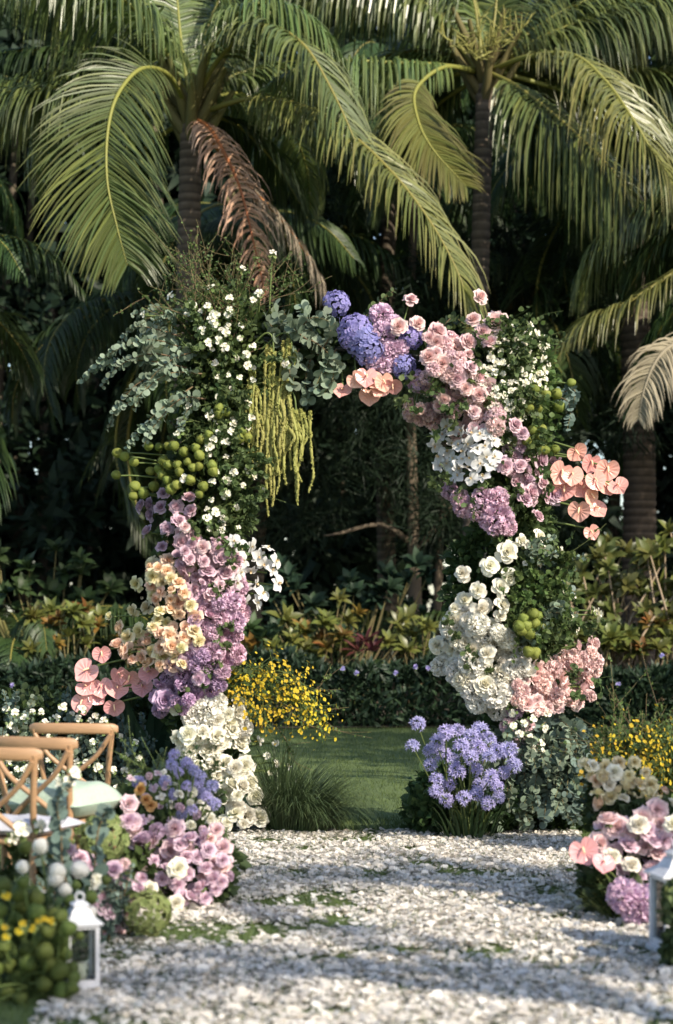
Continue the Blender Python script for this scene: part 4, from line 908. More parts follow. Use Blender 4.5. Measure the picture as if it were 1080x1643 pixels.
# ---- yellow orchid sprays from the left column
FLO = MB()
for k in range(4):
    V, F, t = petal(0.9, 0.5, 2, 2, cup=0.2, bend=0.5); FLO.add(V @ rotx(-1.1).T @ rotz(k * 1.57 + rng.normal() * 0.2).T, F, 0, t)
FLO_T = (np.concatenate(FLO.V), np.concatenate(FLO.F4), np.concatenate(FLO.A))
def dancing(P, n, Y=AY, parent=arch, fl=0.0135, sp=0.06, name='yellow_orchid_spray', mat='yellow', lf='leaf_fresh'):
    S = cspline([at(q[0], q[1], Y + (q[2] if len(q) > 2 else 0)) for q in P], 30); m = MB(); tube(m, S, np.linspace(0.005, 0.002, 30), 4, 1)
    i = np.minimum(29, (7 + 23 * rng.random(n) ** 0.8).astype(int)); off = rng.normal(size=(n, 3)) * sp; p = S[i] + off
    d = off + np.array([0.1, -0.06, 0.02]); m.inst(FLO_T, rots(d + rng.normal(size=(n, 3)) * 0.02), p, fl * rng.uniform(0.6, 1.25, n))
    for j in range(0, n, 2): tube(m, [S[i[j]], p[j]], 0.0015, 3, 1, cap=False)
    k = n; i = rng.integers(3, 30, k); m.inst(LEAF_R, rots(rng.normal(size=(k, 3))), S[i] + rng.normal(size=(k, 3)) * 0.025, 0.014 * rng.uniform(0.5, 1.5, k), 2)
    return m.build(name, [mat, 'stem', lf], parent, kind='stuff')
for P, n in (([(350,1100),(390,1080),(440,1085),(490,1110),(525,1150,-.1)], 60), ([(350,1105),(400,1100),(450,1120),(500,1140),(520,1185,-.1)], 60), ([(345,1100),(370,1085),(390,1075),(420,1070)], 34), ([(355,1110),(400,1110),(440,1135),(470,1160)], 52),
             ([(350,1110),(380,1115),(410,1140),(430,1168)], 44), ([(355,1100),(400,1085),(450,1095),(480,1125),(485,1165)], 54), ([(350,1105),(375,1100),(395,1120),(402,1150)], 36), ([(360,1095),(410,1075),(460,1080),(495,1105)], 40), ([(350,1100),(370,1110),(380,1125)], 24),
             ([(360,1100),(420,1095),(465,1120),(500,1165)], 50)):
    dancing([(q[0], q[1], -0.15 - 0.25 * i / 4 * rng.random()) for i, q in enumerate(P)], int(n * 1.7))
for P in ([(430,1120),(490,1140),(560,1135)], [(450,1130),(500,1165),(545,1172)], [(440,1110),(500,1110),(530,1080)], [(430,1150),(460,1190),(465,1230)]): spray(P, n=30, leaf=0.016)

# leaf sprigs, buds and small blossoms loosening the flower masses
for P, n in (([(285,830),(390,870),(392,975),(380,1070),(340,1118),(252,1142),(320,1040),(310,940)], 22), ([(660,560),(765,560),(800,690),(700,690),(655,660)], 22), ([(700,1000),(850,1060),(960,1030),(950,1125),(760,1140)], 12), ([(700,780),(900,740),(860,830),(760,850)], 12)):
    for x, y in fillpoly(P, n, 12):
        a = rng.random() * 6.28; spray([(x, y, -.22), (x + 9 * math.cos(a), y + 9 * math.sin(a), -.36), (x + 20 * math.cos(a), y + 20 * math.sin(a), -.42)], mat='leaf_fern', n=12, leaf=0.032, tw='stem', amp=0.015)
for x, y in fillpoly([(285,840),(388,880),(380,1060),(330,1110),(262,1120),(300,1000)], 16, 14): bloom('rose', ('mauve_rose', 'lilac_rose', 'pink_soft')[int(rng.integers(3))], x, y, rng.uniform(9, 13), lift=0.14)
for x, y in fillpoly([(690,560),(760,570),(790,680),(700,670)], 9, 16): bloom('rose', ('pink', 'pink_soft')[int(rng.integers(2))], x, y, rng.uniform(10, 14), lift=0.14)
# ---- top and right column
lst('hydrangea', 'blue_hyd', [(540,487,22),(570,530,28),(592,560,27),(580,545,28),(660,541,21),(648,588,21),(562,545,20)], 22, name='hydrangea')
lst('hydrangea', 'purple_puff', [(672,612,20),(690,618,16),(705,630,12),(826,1141,15)], 16, name='hydrangea')
lst('puff', 'lilac_puff', [(612,505,19),(615,535,20),(628,562,18),(617,583,19),(640,560,18),(600,585,16),(630,520,17)], 19)
lst('rose', 'pink', [(672,517,14),(705,530,17),(700,548,14),(687,570,15),(711,582,15),(758,510,14),(795,516,20),(775,530,14),(754,547,15),(754,566,9),(640,522,14),(785,545,12),(690,540,12)], 15, lift=0.14)
bloom('rose', 'pink', 772, 474, 14, stem=True); bloom('rose_open', 'pink', 661, 478, 14, stem=True)
mass('puff', ['dusty_puff', 'dusty_puff', 'salmon_puff'], [(692,560),(722,545),(765,590),(800,640),(795,690),(745,702),(705,682),(655,672),(655,652),(700,655),(668,610),(690,600)], 46, 15.5, 15)
lst('puff', 'dusty_puff', [(662,662,17),(685,668,18),(720,548,18),(740,640,22)], 18)
for q in [(550,626,15),(588,605,18),(571,608,15),(615,612,16),(631,618,15),(593,635,17),(610,622,16),(600,610,15)]: anth(*q, 'anth_peach', lift=0.1)
for x, y in fillpoly([(775,525),(850,518),(882,560),(876,625),(850,665),(826,722),(790,735),(782,640),(772,600)], 95, 9.5): bloom('blossom', 'white', x, y, rng.uniform(5, 8), lift=0.08)
lst('blossom', 'white', [(851,521),(868,560),(875,545),(873,595),(862,600),(870,575)], 8, lift=0.05, stem=True)
ol = fillpoly([(694,690),(722,680),(792,690),(796,742),(772,782),(732,772),(700,750)], 34, 12.5); lst('orchid', 'orchid_white', ol, 14, lift=0.14, j=0.6, cam_=0.8)
lst('ball', 'ball_green', [(917,614),(893,632),(898,652),(876,633),(857,641),(863,655),(862,669),(855,690),(870,688),(866,718),(891,721),(845,708),(874,722),(868,705),(850,655),(858,625)], 9, lift=0.11, nvar=2, name='seed_ball')
lst('ball', 'ball_green', [(855,985),(858,1001),(843,1003),(866,1006),(833,1005),(850,1017),(840,993),(863,990),(838,1012),(858,1048),(848,1046)], 10.5, lift=0.26, nvar=2, name='seed_ball')
mass('rose', ['mauve_rose', 'lilac_rose'], [(806,742),(835,690),(852,728),(905,742),(903,795),(850,802)], 22, 15, 15)
lst('rose', 'mauve_rose', [(829,680,13),(838,694,13),(866,826,12),(845,798,14),(856,790,15),(812,748,14)], 14, lift=0.14)
lst('puff', 'mauve_puff', [(722,787,16),(745,812,18),(765,818,19),(797,833,28),(738,800,15),(775,800,18),(800,800,18),(815,845,16)], 18, lift=0.1)
for q in [(925,724,17),(948,742,17),(975,752,19),(900,757,20),(905,783,19),(935,782,18),(955,770,17),(970,778,18),(992,780,17),(930,818,18),(957,817,17),(949,853,13),(918,762,18),(948,795,15)]: anth(*q, 'anth_peach', lift=0.1 + 0.08 * rng.random())
lst('rose_point', 'white', [(815,885,18),(787,907,16),(741,919,15),(766,947,15),(803,941,15),(819,928,15),(809,970,16),(699,1036,15),(868,860,13),(750,997,17),(762,1010,16),(746,1032,17),(774,978,16),(838,868,12),(728,975,12)], 17, lift=0.14, up=0.1)
mass('rose_point', 'white', [(735,960),(800,965),(830,1060),(740,1080),(715,1020)], 16, 16, 22)
mass('puff', ['white', 'white_cool'], [(712,1000),(745,985),(800,1010),(850,1060),(855,1090),(820,1120),(800,1140),(760,1140),(745,1090),(700,1075)], 34, 18, 18)
lst('puff', 'white_cool', [(727,1007,23),(760,1064,24),(709,1068,21),(738,1080,22),(762,1105,23),(799,1113,24),(766,1129,18),(835,1072,20)], 22, lift=0.08)
mass('puff', 'salmon_puff', [(822,1097),(868,1062),(900,1046),(930,1024),(955,1030),(962,1066),(950,1082),(950,1120),(920,1130),(862,1140),(826,1122)], 46, 14, 13)
lst('puff', 'dusty_puff', [(835,1185,13),(860,1206,13),(848,1165,13),(830,1205,12),(815,1165,13)], 13)
for x, y in fillpoly([(800,1130),(870,1120),(900,1180),(880,1240),(820,1180)], 16, 14): bloom('blossom', 'white', x, y, 7, lift=0.1)
lst('blossom', 'white', [(915,1100),(880,1070),(790,1135),(940,1095),(960,985),(955,980),(925,1010)], 9, stem=True)
for k in range(26):
    x0, y0 = rng.uniform(800, 900), rng.uniform(870, 1060); x1 = x0 + rng.uniform(-20, 70)
    spray([(x0, y0, -.2), ((x0 + x1) / 2, y0 - 12, -.34), (x1, y0 + rng.uniform(-40, 30), -.38)], mat='leaf_fern', n=46, leaf=0.035, tw='stem', amp=0.04)
for k in range(22):
    x0, y0 = rng.uniform(815, 875), rng.uniform(880, 1040); x1 = x0 + rng.uniform(-10, 65); P = [(x0, y0, -.25), ((x0 + x1) / 2, y0 - 14, -.42), (x1, y0 + rng.uniform(-35, 25), -.45)]
    if k % 2: spray(P, mat='leaf_fresh', n=50, leaf=0.03, tw='stem', amp=0.04)
    else: euc(P, 0.026, 'euc')
for x, y in fillpoly([(830,860),(900,880),(930,990),(900,1040),(850,1000)], 22, 13): bloom('blossom', 'white', x, y, rng.uniform(5, 8), lift=0.16)
stems.build('stems', 'stem', arch, kind='stuff')

# ================================================================== GRASS CLUMP, BEDS OF FLOWERS, LANTERNS, CHAIRS
def long_grass(mb, c, n, h0, h1, lean=(0, 0), droop=1.0, w=0.006, rad=0.12):
    seg = 7; a = rng.random(n) * 6.283; out = rng.uniform(0.15, 0.75, n); r = rad * np.sqrt(rng.random(n))
    p = np.stack([c[0] + r * np.cos(a), c[1] + r * np.sin(a), np.zeros(n)], 1); d = np.stack([np.cos(a) * out + lean[0], np.sin(a) * out + lean[1], np.ones(n)], 1); d /= np.linalg.norm(d, axis=1, keepdims=True)
    L = rng.uniform(h0, h1, n); wd = np.cross(d, [0, 0, 1.0]); wd /= np.linalg.norm(wd, axis=1, keepdims=True) + 1e-9
    A = []
    for k in range(seg + 1):
        ww = w * (1 - (k / seg) ** 1.5) * 0.5 + 0.0006; A.append(np.stack([p - wd * ww, p + wd * ww], 1))
        d = d + np.array([0, 0, -1.0]) * (0.05 + 0.055 * k) * droop; d /= np.linalg.norm(d, axis=1, keepdims=True); p = p + d * (L / seg)[:, None]; p[:, 2] = np.maximum(p[:, 2], 0.01)
    A = np.stack(A, 1); F0 = np.array([[2 * k, 2 * k + 1, 2 * k + 3, 2 * k + 2] for k in range(seg)])
    F = (F0[None] + (np.arange(n) * (seg + 1) * 2)[:, None, None]).reshape(-1, 4)
    mb.add(A.reshape(-1, 3), F, 0, np.tile(np.repeat(np.linspace(0, 1, seg + 1), 2), n), np.repeat(rng.random(n), (seg + 1) * 2)); return mb
g0 = at(482, 1000, 13.15)
gc = thing('grass_clump', 'arching tuft of long fine green grass beside the white roses of the arch', 'grass clump', (g0.x, 13.15, 0))
m = MB(); long_grass(m, (g0.x - 0.05, 13.2), 900, 0.4, 0.78, (0.22, -0.1), 1.0, 0.008, 0.16); long_grass(m, (g0.x + 0.08, 13.1), 420, 0.3, 0.6, (0.3, -0.15), 1.2, 0.008, 0.14)
m.build('blades', 'grass_long', gc, kind='stuff')

def bush(t, cents, n, size, mat, tpl=LEAF, rad=0.15, wid=1.0, name='foliage', back=0.14):
    """leaf mass of an arrangement: cents = (px, py, Y)"""
    P = np.array([tuple(at(a, b, c)) for a, b, c in cents]); i = rng.integers(0, len(P), n); d = rng.normal(size=(n, 3)); d /= np.linalg.norm(d, axis=1, keepdims=True)
    p = P[i] + d * (rng.random(n) ** 0.5)[:, None] * rad + np.array([0, back, 0]); p[:, 2] = np.maximum(np.abs(p[:, 2]), 0.02); s = size * rng.uniform(0.6, 1.3, n)
    m = MB(); m.inst(tpl, rots(d + rng.normal(size=(n, 3)) * 0.6 + np.array([0, 0, 0.3])), p, np.stack([s * wid, s, s], 1)); return m.build(name, mat, t, kind='stuff')
def stalk(mb, p, base, r=0.004): tube(mb, cspline([p, (Vector(p) + Vector(base)) / 2 + Vector((rng.normal() * 0.02, rng.normal() * 0.02, 0.03)), base], 7), r, 4)
def agapanthus(t, pts, Y, Rpx, st, base):
    for q in pts:
        yy = Y + rng.uniform(-0.15, 0.15); o = bloom('umbel', 'aga', q[0], q[1], Rpx * rng.uniform(0.85, 1.12), t, 'agapanthus_head', Y=yy, up=0.6, j=0.25, cam_=0.4)
        stalk(st, at(q[0], q[1], yy), (base[0] + rng.normal() * 0.06, base[1] + rng.normal() * 0.05, 0.0), 0.005)

# agapanthus at the foot of the right column
b0 = at(752, 1000, 12.75)
ag = thing('agapanthus_clump', 'clump of blue-violet agapanthus heads at the foot of the white and pink column', 'flowers', (b0.x, 12.75, 0)); st = MB()
AG = [(670,1162),(662,1198),(734,1174),(754,1182),(701,1192),(740,1199),(785,1186),(797,1207),(691,1228),(732,1238),(764,1235),(785,1216),(787,1248),(744,1281),(783,1289),(721,1260),(825,1228),(797,1262),(701,1251),(716,1176),(768,1200),(712,1212),(755,1215),(770,1260),(726,1220),(808,1240),(690,1205),(770,1172),(815,1205),(700,1270),(715,1285),(765,1275),(800,1280)]
agapanthus(ag, AG, 12.5, 15.5, st, (b0.x, 12.8)); st.build('stalks', 'stem', ag, kind='stuff')
m = MB(); long_grass(m, (b0.x, 12.8), 130, 0.2, 0.42, (0, 0.1), 0.9, 0.022, 0.2); m.build('strap_leaves', 'leaf', ag, kind='stuff')
bush(ag, [(690,1300,12.8),(720,1290,12.8),(760,1290,12.8),(800,1290,12.8),(740,1260,12.9),(700,1270,12.9)], 2600, 0.08, 'leaf', rad=0.14)
# yellow-flowered bush behind the cream flowers on the right
yb0 = at(1010, 1000, 11.7); yb = thing('yellow_flower_bush', 'loose bush of tiny yellow flowers behind the cream and pink blooms', 'shrub', (yb0.x, 11.7, 0))
for k in range(26):
    x1, y1 = rng.uniform(935, 1095), rng.uniform(1165, 1290); dancing([(1030 + rng.normal() * 30, 1330), ((x1 + 1010) / 2, (y1 + 1310) / 2, rng.uniform(-.2, .2)), (x1, y1, rng.uniform(-.3, .2))], 44, 11.7, yb, 0.013, 0.06, 'flower_spray', 'yellow', 'leaf_fern')
for k in range(22):
    x1, y1 = rng.uniform(940, 1100), rng.uniform(1120, 1220); spray([(1030 + rng.normal() * 30, 1290), ((x1 + 1000) / 2, (y1 + 1280) / 2), (x1, y1, rng.uniform(-.2, .2))], yb, 'leaf_fresh', 60, 0.018, 'twig', 11.7, amp=0.07)
bush(yb, [(1010,1225,11.7),(1050,1225,11.7),(1085,1220,11.7),(1010,1270,11.7),(1045,1280,11.7),(1080,1270,11.7)], 4200, 0.035, 'leaf_fern', LEAF_R, 0.24)
# right rose bed
rb0 = at(1020, 1000, 9.5); rb_ = thing('rose_bed', 'mound of cream, pink and lilac blooms beside the lantern and the moss ball', 'flowers', (rb0.x, 9.5, 0))
bush(rb_, [(1000,1330,9.7),(1040,1340,9.6),(1075,1340,9.6),(990,1390,9.5),(1030,1420,9.4),(1060,1400,9.4),(990,1290,9.9),(1010,1450,9.2),(985,1430,9.3)], 4600, 0.07, 'leaf', rad=0.13)
lst('rose_open', 'ivory', [(945,1225),(972,1230),(995,1222),(1019,1222),(950,1245),(1012,1250,15),(1045,1258),(975,1282,16),(1010,1275),(1030,1285),(1000,1300),(1058,1285),(1015,1305),(985,1240),(1005,1285)], 14, rb_, Y=9.9, up=0.5)
lst('rose_open', 'peach', [(958,1250),(1068,1340)], 13, rb_, Y=9.8)
for x, y in fillpoly([(945,1225),(1040,1225),(1085,1290),(1080,1320),(965,1325)], 24, 15): bloom(('rose_open', 'rose', 'puff', 'bud')[int(rng.integers(4))], ('ivory', 'white', 'ivory', 'peach')[int(rng.integers(4))], x, y, rng.uniform(9, 15), rb_, Y=9.75, up=0.5, j=0.55)
lst('rose', 'pink_soft', [(975,1310,19),(990,1325,20),(965,1352,20),(985,1368,16),(1030,1310,17),(1055,1300,20),(1062,1318,18),(1012,1330,16),(1035,1355,17),(1058,1365,17),(970,1385,17),(1075,1375,16),(1075,1400,16),(1045,1390,16)], 17, rb_, Y=9.35, up=0.5, j=0.55)
lst('rose', 'lilac_rose', [(1010,1352,17),(1040,1330,17),(1000,1390,17),(1025,1405,16),(1050,1345,16),(1068,1350,16)], 16, rb_, Y=9.3, up=0.5)
lst('rose', 'white', [(1025,1320,18),(985,1372,15),(1015,1385,16),(1080,1320,16)], 16, rb_, Y=9.25, up=0.5)
lst('puff', 'lilac_puff', [(1003,1437,30),(1035,1450,30),(1052,1470,26),(1020,1462,24)], 28, rb_, Y=9.0)
lst('puff', 'purple_puff', [(1058,1500,18)], 18, rb_, Y=8.8)
anth(937, 1364, 23, 'anth_pink', rb_, Y=9.2, roll=0.4, d=(-0.2, -1, 0.1)); anth(968, 1385, 19, 'anth_pink', rb_, Y=9.15, roll=-0.3)
st = MB(); long_grass(st, (at(985, 1000, 9.2).x, 9.2), 70, 0.2, 0.36, (-0.5, -0.2), 0.7, 0.007, 0.05); stalk(st, at(937, 1370, 9.22), at(1000, 1440, 9.3)); stalk(st, at(968, 1390, 9.2), at(1005, 1450, 9.3)); st.build('stalks', 'stem', rb_, kind='stuff')

# left: eucalyptus and blossoms behind the chairs
eb0 = at(110, 1000, 13.55); eb = thing('eucalyptus_bush', 'grey-green eucalyptus mass with tiny white blossoms behind the wooden chairs', 'shrub', (eb0.x, 13.55, 0))
for k in range(90):
    x0, y0 = rng.uniform(-40, 250), rng.uniform(1250, 1340); x1, y1 = x0 + rng.uniform(-60, 60), rng.uniform(1105, 1270)
    euc([(x0, y0, .1), ((x0 + x1) / 2, (y0 + y1) / 2, rng.uniform(-.2, .2)), (x1, y1, rng.uniform(-.35, .25))], rng.uniform(0.016, 0.03), 'euc_blue' if k % 3 else 'euc', 13.5, parent=eb, taper=0.3)
bush(eb, [(x_, y_, 13.6) for x_ in range(-40, 250, 35) for y_ in (1150, 1200, 1250, 1300)], 12000, 0.04, 'leaf', LEAF_R, 0.2)
for x, y in fillpoly([(-30,1150),(60,1120),(150,1130),(250,1200),(250,1330),(-30,1330)], 100, 11): bloom('blossom', 'white', x, y, rng.uniform(4.5, 8), eb, Y=13.2 + rng.uniform(-.1, .15))
st = MB()
for px, dx, L_ in ((225, -10, 0.9), (245, 6, 1.0), (262, 14, 0.95), (280, 25, 0.8), (235, 30, 0.85), (270, -8, 0.9), (252, -16, 0.75)):
    a = at(px, 1000, 13.5); P = cspline([(a.x, 13.5, 0), (a.x + dx * 0.002, 13.48, L_ * 0.55), (a.x + dx * 0.009, 13.4, L_)], 10); w = 0.075 * np.sin(np.linspace(0.25, math.pi - 0.02, 10)); N = np.array([1, 0.25, 0])
    V = np.stack([P - N * w[:, None], P + np.array([0, 0.025, 0]), P + N * w[:, None]], 1).reshape(-1, 3); st.add(V, grid_faces(2, 9), 0, np.repeat(np.linspace(0, 1, 10), 3), rng.random())
sl = thing('strap_leaf_plant', 'broad dark green upright leaves behind the white-rose foot of the arch', 'plant', (at(255, 1000, 13.5).x, 13.5, 0)); st.build('leaves', 'strap_leaf', sl, kind='stuff')

# left rose bed along the aisle
lb0 = at(280, 1000, 9.8); lb = thing('rose_bed', 'mound of pink and lilac roses with blue agapanthus beside the chairs', 'flowers', (lb0.x, 9.8, 0))
bush(lb, [(230,1340,9.9),(270,1350,9.9),(310,1370,9.9),(340,1390,9.8),(250,1390,9.7),(300,1420,9.6),(330,1420,9.6),(210,1400,9.5),(280,1300,10.3),(310,1290,10.4),(210,1310,10)], 5200, 0.06, 'leaf_fern', rad=0.14)
lst('rose', 'pink_soft', [(207,1288,16),(214,1317,15),(222,1347,17),(241,1348,16),(225,1390,17),(278,1328,16),(275,1362,16),(256,1380,17),(245,1402,15),(348,1332,12),(345,1390,12),(360,1402,12)], 15, lb, Y=9.6, up=0.5, j=0.55)
lst('rose', 'lilac_rose', [(304,1340),(325,1340),(300,1372),(318,1374),(260,1410),(300,1402),(358,1380),(340,1408),(320,1420),(310,1436),(345,1425),(290,1352),(335,1362),(285,1420),(330,1390),(270,1390),(185,1400),(150,1390),(330,1440),(295,1442),(355,1415)], 13, lb, Y=9.5, up=0.5, j=0.55)
lst('rose', 'pink', [(356,1408,11),(358,1390,11),(338,1345,11)], 11, lb, Y=9.55)
lst('rose', 'white', [(287,1393,16),(282,1448,15),(240,1425,14)], 15, lb, Y=9.4, up=0.5)
lst('rose', 'orange', [(227,1267,11),(234,1282,10),(242,1291,11)], 11, lb, Y=9.8)
for x, y in fillpoly([(205,1300),(290,1320),(360,1335),(368,1410),(340,1450),(290,1455),(245,1420),(205,1400)], 40, 15): bloom(('rose', 'puff', 'rose_open', 'bud')[int(rng.integers(4))], ('pink_soft', 'lilac_rose', 'lilac_rose', 'mauve_grey')[int(rng.integers(4))], x, y, rng.uniform(10, 17), lb, Y=9.55 + rng.uniform(0, .15), up=0.5, j=0.6)
for x, y in fillpoly([(945,1320),(1080,1300),(1085,1420),(1000,1420),(950,1390)], 22, 17): bloom(('rose', 'puff', 'rose_open')[int(rng.integers(3))], ('pink_soft', 'lilac_rose', 'pink_soft', 'white')[int(rng.integers(4))], x, y, rng.uniform(11, 18), rb_, Y=9.45, up=0.5, j=0.6)
for x, y in fillpoly([(130,1375),(200,1385),(245,1420),(220,1440),(205,1500),(165,1510)], 26, 14): bloom(('rose', 'puff', 'rose_open', 'bud')[int(rng.integers(4))], ('pink_soft', 'lilac_rose', 'lilac_rose', 'mauve_grey')[int(rng.integers(4))], x, y, rng.uniform(8, 14), lb, Y=8.62 + rng.uniform(-.05, .1), up=0.5, j=0.6)
for x, y in fillpoly([(210,1250),(260,1235),(345,1290),(350,1335),(240,1330)], 26, 14): bloom(('puff', 'rose_open', 'blossom')[int(rng.integers(3))], ('pink_soft', 'lilac_rose', 'white')[int(rng.integers(3))], x, y, rng.uniform(6, 11), lb, Y=9.9 + rng.uniform(-.1, .1), up=0.5, j=0.6)
bloom('viburnum', 'viburnum', 165, 1346, 42, lb, 'green_hydrangea', Y=8.8, squash=0.85); bloom('viburnum', 'viburnum', 237, 1464, 37, lb, 'green_hydrangea', Y=8.6)
bloom('viburnum', 'viburnum', 130, 1352, 28, lb, 'green_hydrangea', Y=9.35)
st = MB(); agapanthus(lb, [(300,1225),(280,1212),(285,1240),(320,1248),(340,1262),(265,1255),(300,1262),(325,1275),(292,1308),(308,1300),(222,1256),(275,1228),(312,1238),(332,1280),(345,1290),(280,1275),(318,1262)], 10.0, 12.5, st, (at(300, 1000, 10.1).x, 10.1)); st.build('stalks', 'stem', lb, kind='stuff')
for k in range(26):
    x0, y0 = rng.uniform(230, 340), rng.uniform(1290, 1350); spray([(x0, y0), (x0 + rng.normal() * 15, y0 - 40), (x0 + rng.normal() * 35, y0 - rng.uniform(50, 100))], lb, 'leaf_fresh', 44, 0.022, 'stem', 10.4, LEAF, amp=0.05)
for x, y in [(265,1262),(275,1290),(262,1240),(340,1280),(255,1275),(268,1250),(322,1300),(330,1315)]: bloom('blossom', 'white', x, y, 7, lb, Y=10.2)
# left, nearer: pompons, seed balls and lilac flowers round the lantern
fb0 = at(90, 1000, 8.2); fb = thing('pompon_bed', 'white pompon flowers and lilac roses standing behind the smaller white lantern', 'flowers', (fb0.x, 8.2, 0)); st = MB()
PP = [(65,1358,15),(36,1391,13),(92,1398,15),(128,1395,15),(38,1416,14),(105,1428,11),(67,1440,14),(145,1464,13),(50,1466,12),(90,1410,13)]
for q in PP: bloom('pompon', 'pompon', *q, fb, 'pompon_flower', Y=8.1, nvar=2); stalk(st, at(q[0], q[1], 8.1), (fb0.x + rng.normal() * 0.12, 8.15, 0))
lst('rose', 'lilac_rose', [(175,1455,18),(165,1440,14),(148,1385,15),(130,1375,14),(185,1395,14),(165,1500,11),(170,1470,14),(110,1362,12)], 14, fb, Y=8.6, up=0.4)
lst('rose', 'pink_soft', [(202,1473,16),(172,1520,9)], 12, fb, Y=8.6)
lst('ball', 'ball_deep', [(40,1360,13),(170,1412,10),(145,1440,14),(112,1445,11),(122,1420,9),(50,1432,14)], 12, fb, 'seed_ball', Y=7.95, nvar=2)
lst('blossom', 'white', [(35,1332,15),(120,1240,11),(110,1255,10),(65,1325,11),(95,1255,8),(150,1420,12),(155,1410,11),(20,1345,11)], 11, fb, Y=8.4)
for P in ([(100,1420),(98,1340,-.05),(92,1285,-.1),(118,1250,-.1)], [(110,1430),(95,1370),(92,1310),(95,1275)], [(150,1440),(155,1350),(165,1310),(175,1300)], [(90,1450),(80,1400),(60,1370)]): euc(P, 0.03, 'euc_blue', 8.4, parent=fb)
for k in range(20):
    x0 = rng.uniform(20, 220); y0 = rng.uniform(1470, 1540); euc([(x0, y0), (x0 + rng.normal() * 15, y0 - 40), (x0 + rng.normal() * 35, y0 - rng.uniform(60, 110))], 0.022, 'euc_blue', 8.6, parent=fb)
bush(fb, [(x_, y_, 8.6) for x_ in (20, 60, 100, 140, 170) for y_ in (1430, 1470, 1510)] + [(40,1380,8.5),(80,1400,8.5)], 4200, 0.05, 'leaf_fern', rad=0.11, back=0.22)
st.build('stalks', 'stem', fb, kind='stuff')
mb0 = at(40, 1000, 7.3); mb_ = thing('milkweed_bed', 'cluster of fuzzy deep green seed balls and small yellow flowers in front of the pompons', 'flowers', (mb0.x, 7.3, 0)); st = MB()
GB = fillpoly([(-20,1420),(45,1410),(60,1450),(110,1470),(112,1500),(95,1530),(125,1560),(105,1590),(60,1640),(-20,1660)], 46, 19)
for x, y in GB + [(104,1530),(92,1548),(110,1490),(100,1505),(118,1568),(98,1470),(57,1440),(128,1502),(115,1585)]:
    yy = 7.3 + rng.uniform(-.15, .12); bloom('ball', 'ball_deep', x, y, rng.uniform(12, 18) if (x, y) != (128, 1502) else 8, mb_, 'seed_ball', Y=yy, nvar=2); stalk(st, at(x, y, yy), (mb0.x + rng.normal() * 0.05, 7.35, 0))
lst('blossom', 'yellow', [(53,1490,7),(30,1495,7),(36,1482,6),(10,1503,8),(62,1478,6),(82,1478,7),(10,1437,8),(70,1475,6),(8,1488,6)], 7, mb_, 'yellow_flower', Y=7.15)
bush(mb_, [(10,1480,7.5),(50,1500,7.4),(80,1530,7.4),(20,1560,7.4),(60,1600,7.4),(10,1620,7.4)], 2600, 0.05, 'leaf', rad=0.12)
st.build('stalks', 'stem', mb_, kind='stuff')
# moss ball at the right edge
tb0 = at(1110, 1000, 7.9); tb = thing('moss_ball', 'clipped round green bush in front of the white lantern at the aisle edge', 'topiary', (tb0.x, 7.9, 0))
put('foliage', fmesh('viburnum', 'viburnum', 1), tb, at(1110, 1455, 7.9), quat_face((0, -1, 0.2)), 0.125, kind='stuff'); put('foliage', fmesh('viburnum', 'viburnum', 2), tb, at(1112, 1530, 7.9), quat_face((0.3, -1, 0)), (0.11, 0.11, 0.13), kind='stuff')
bush(tb, [(1112,1455,7.9),(1112,1530,7.9)], 2400, 0.03, 'leaf_fern', LEAF_R, 0.125, back=0); 

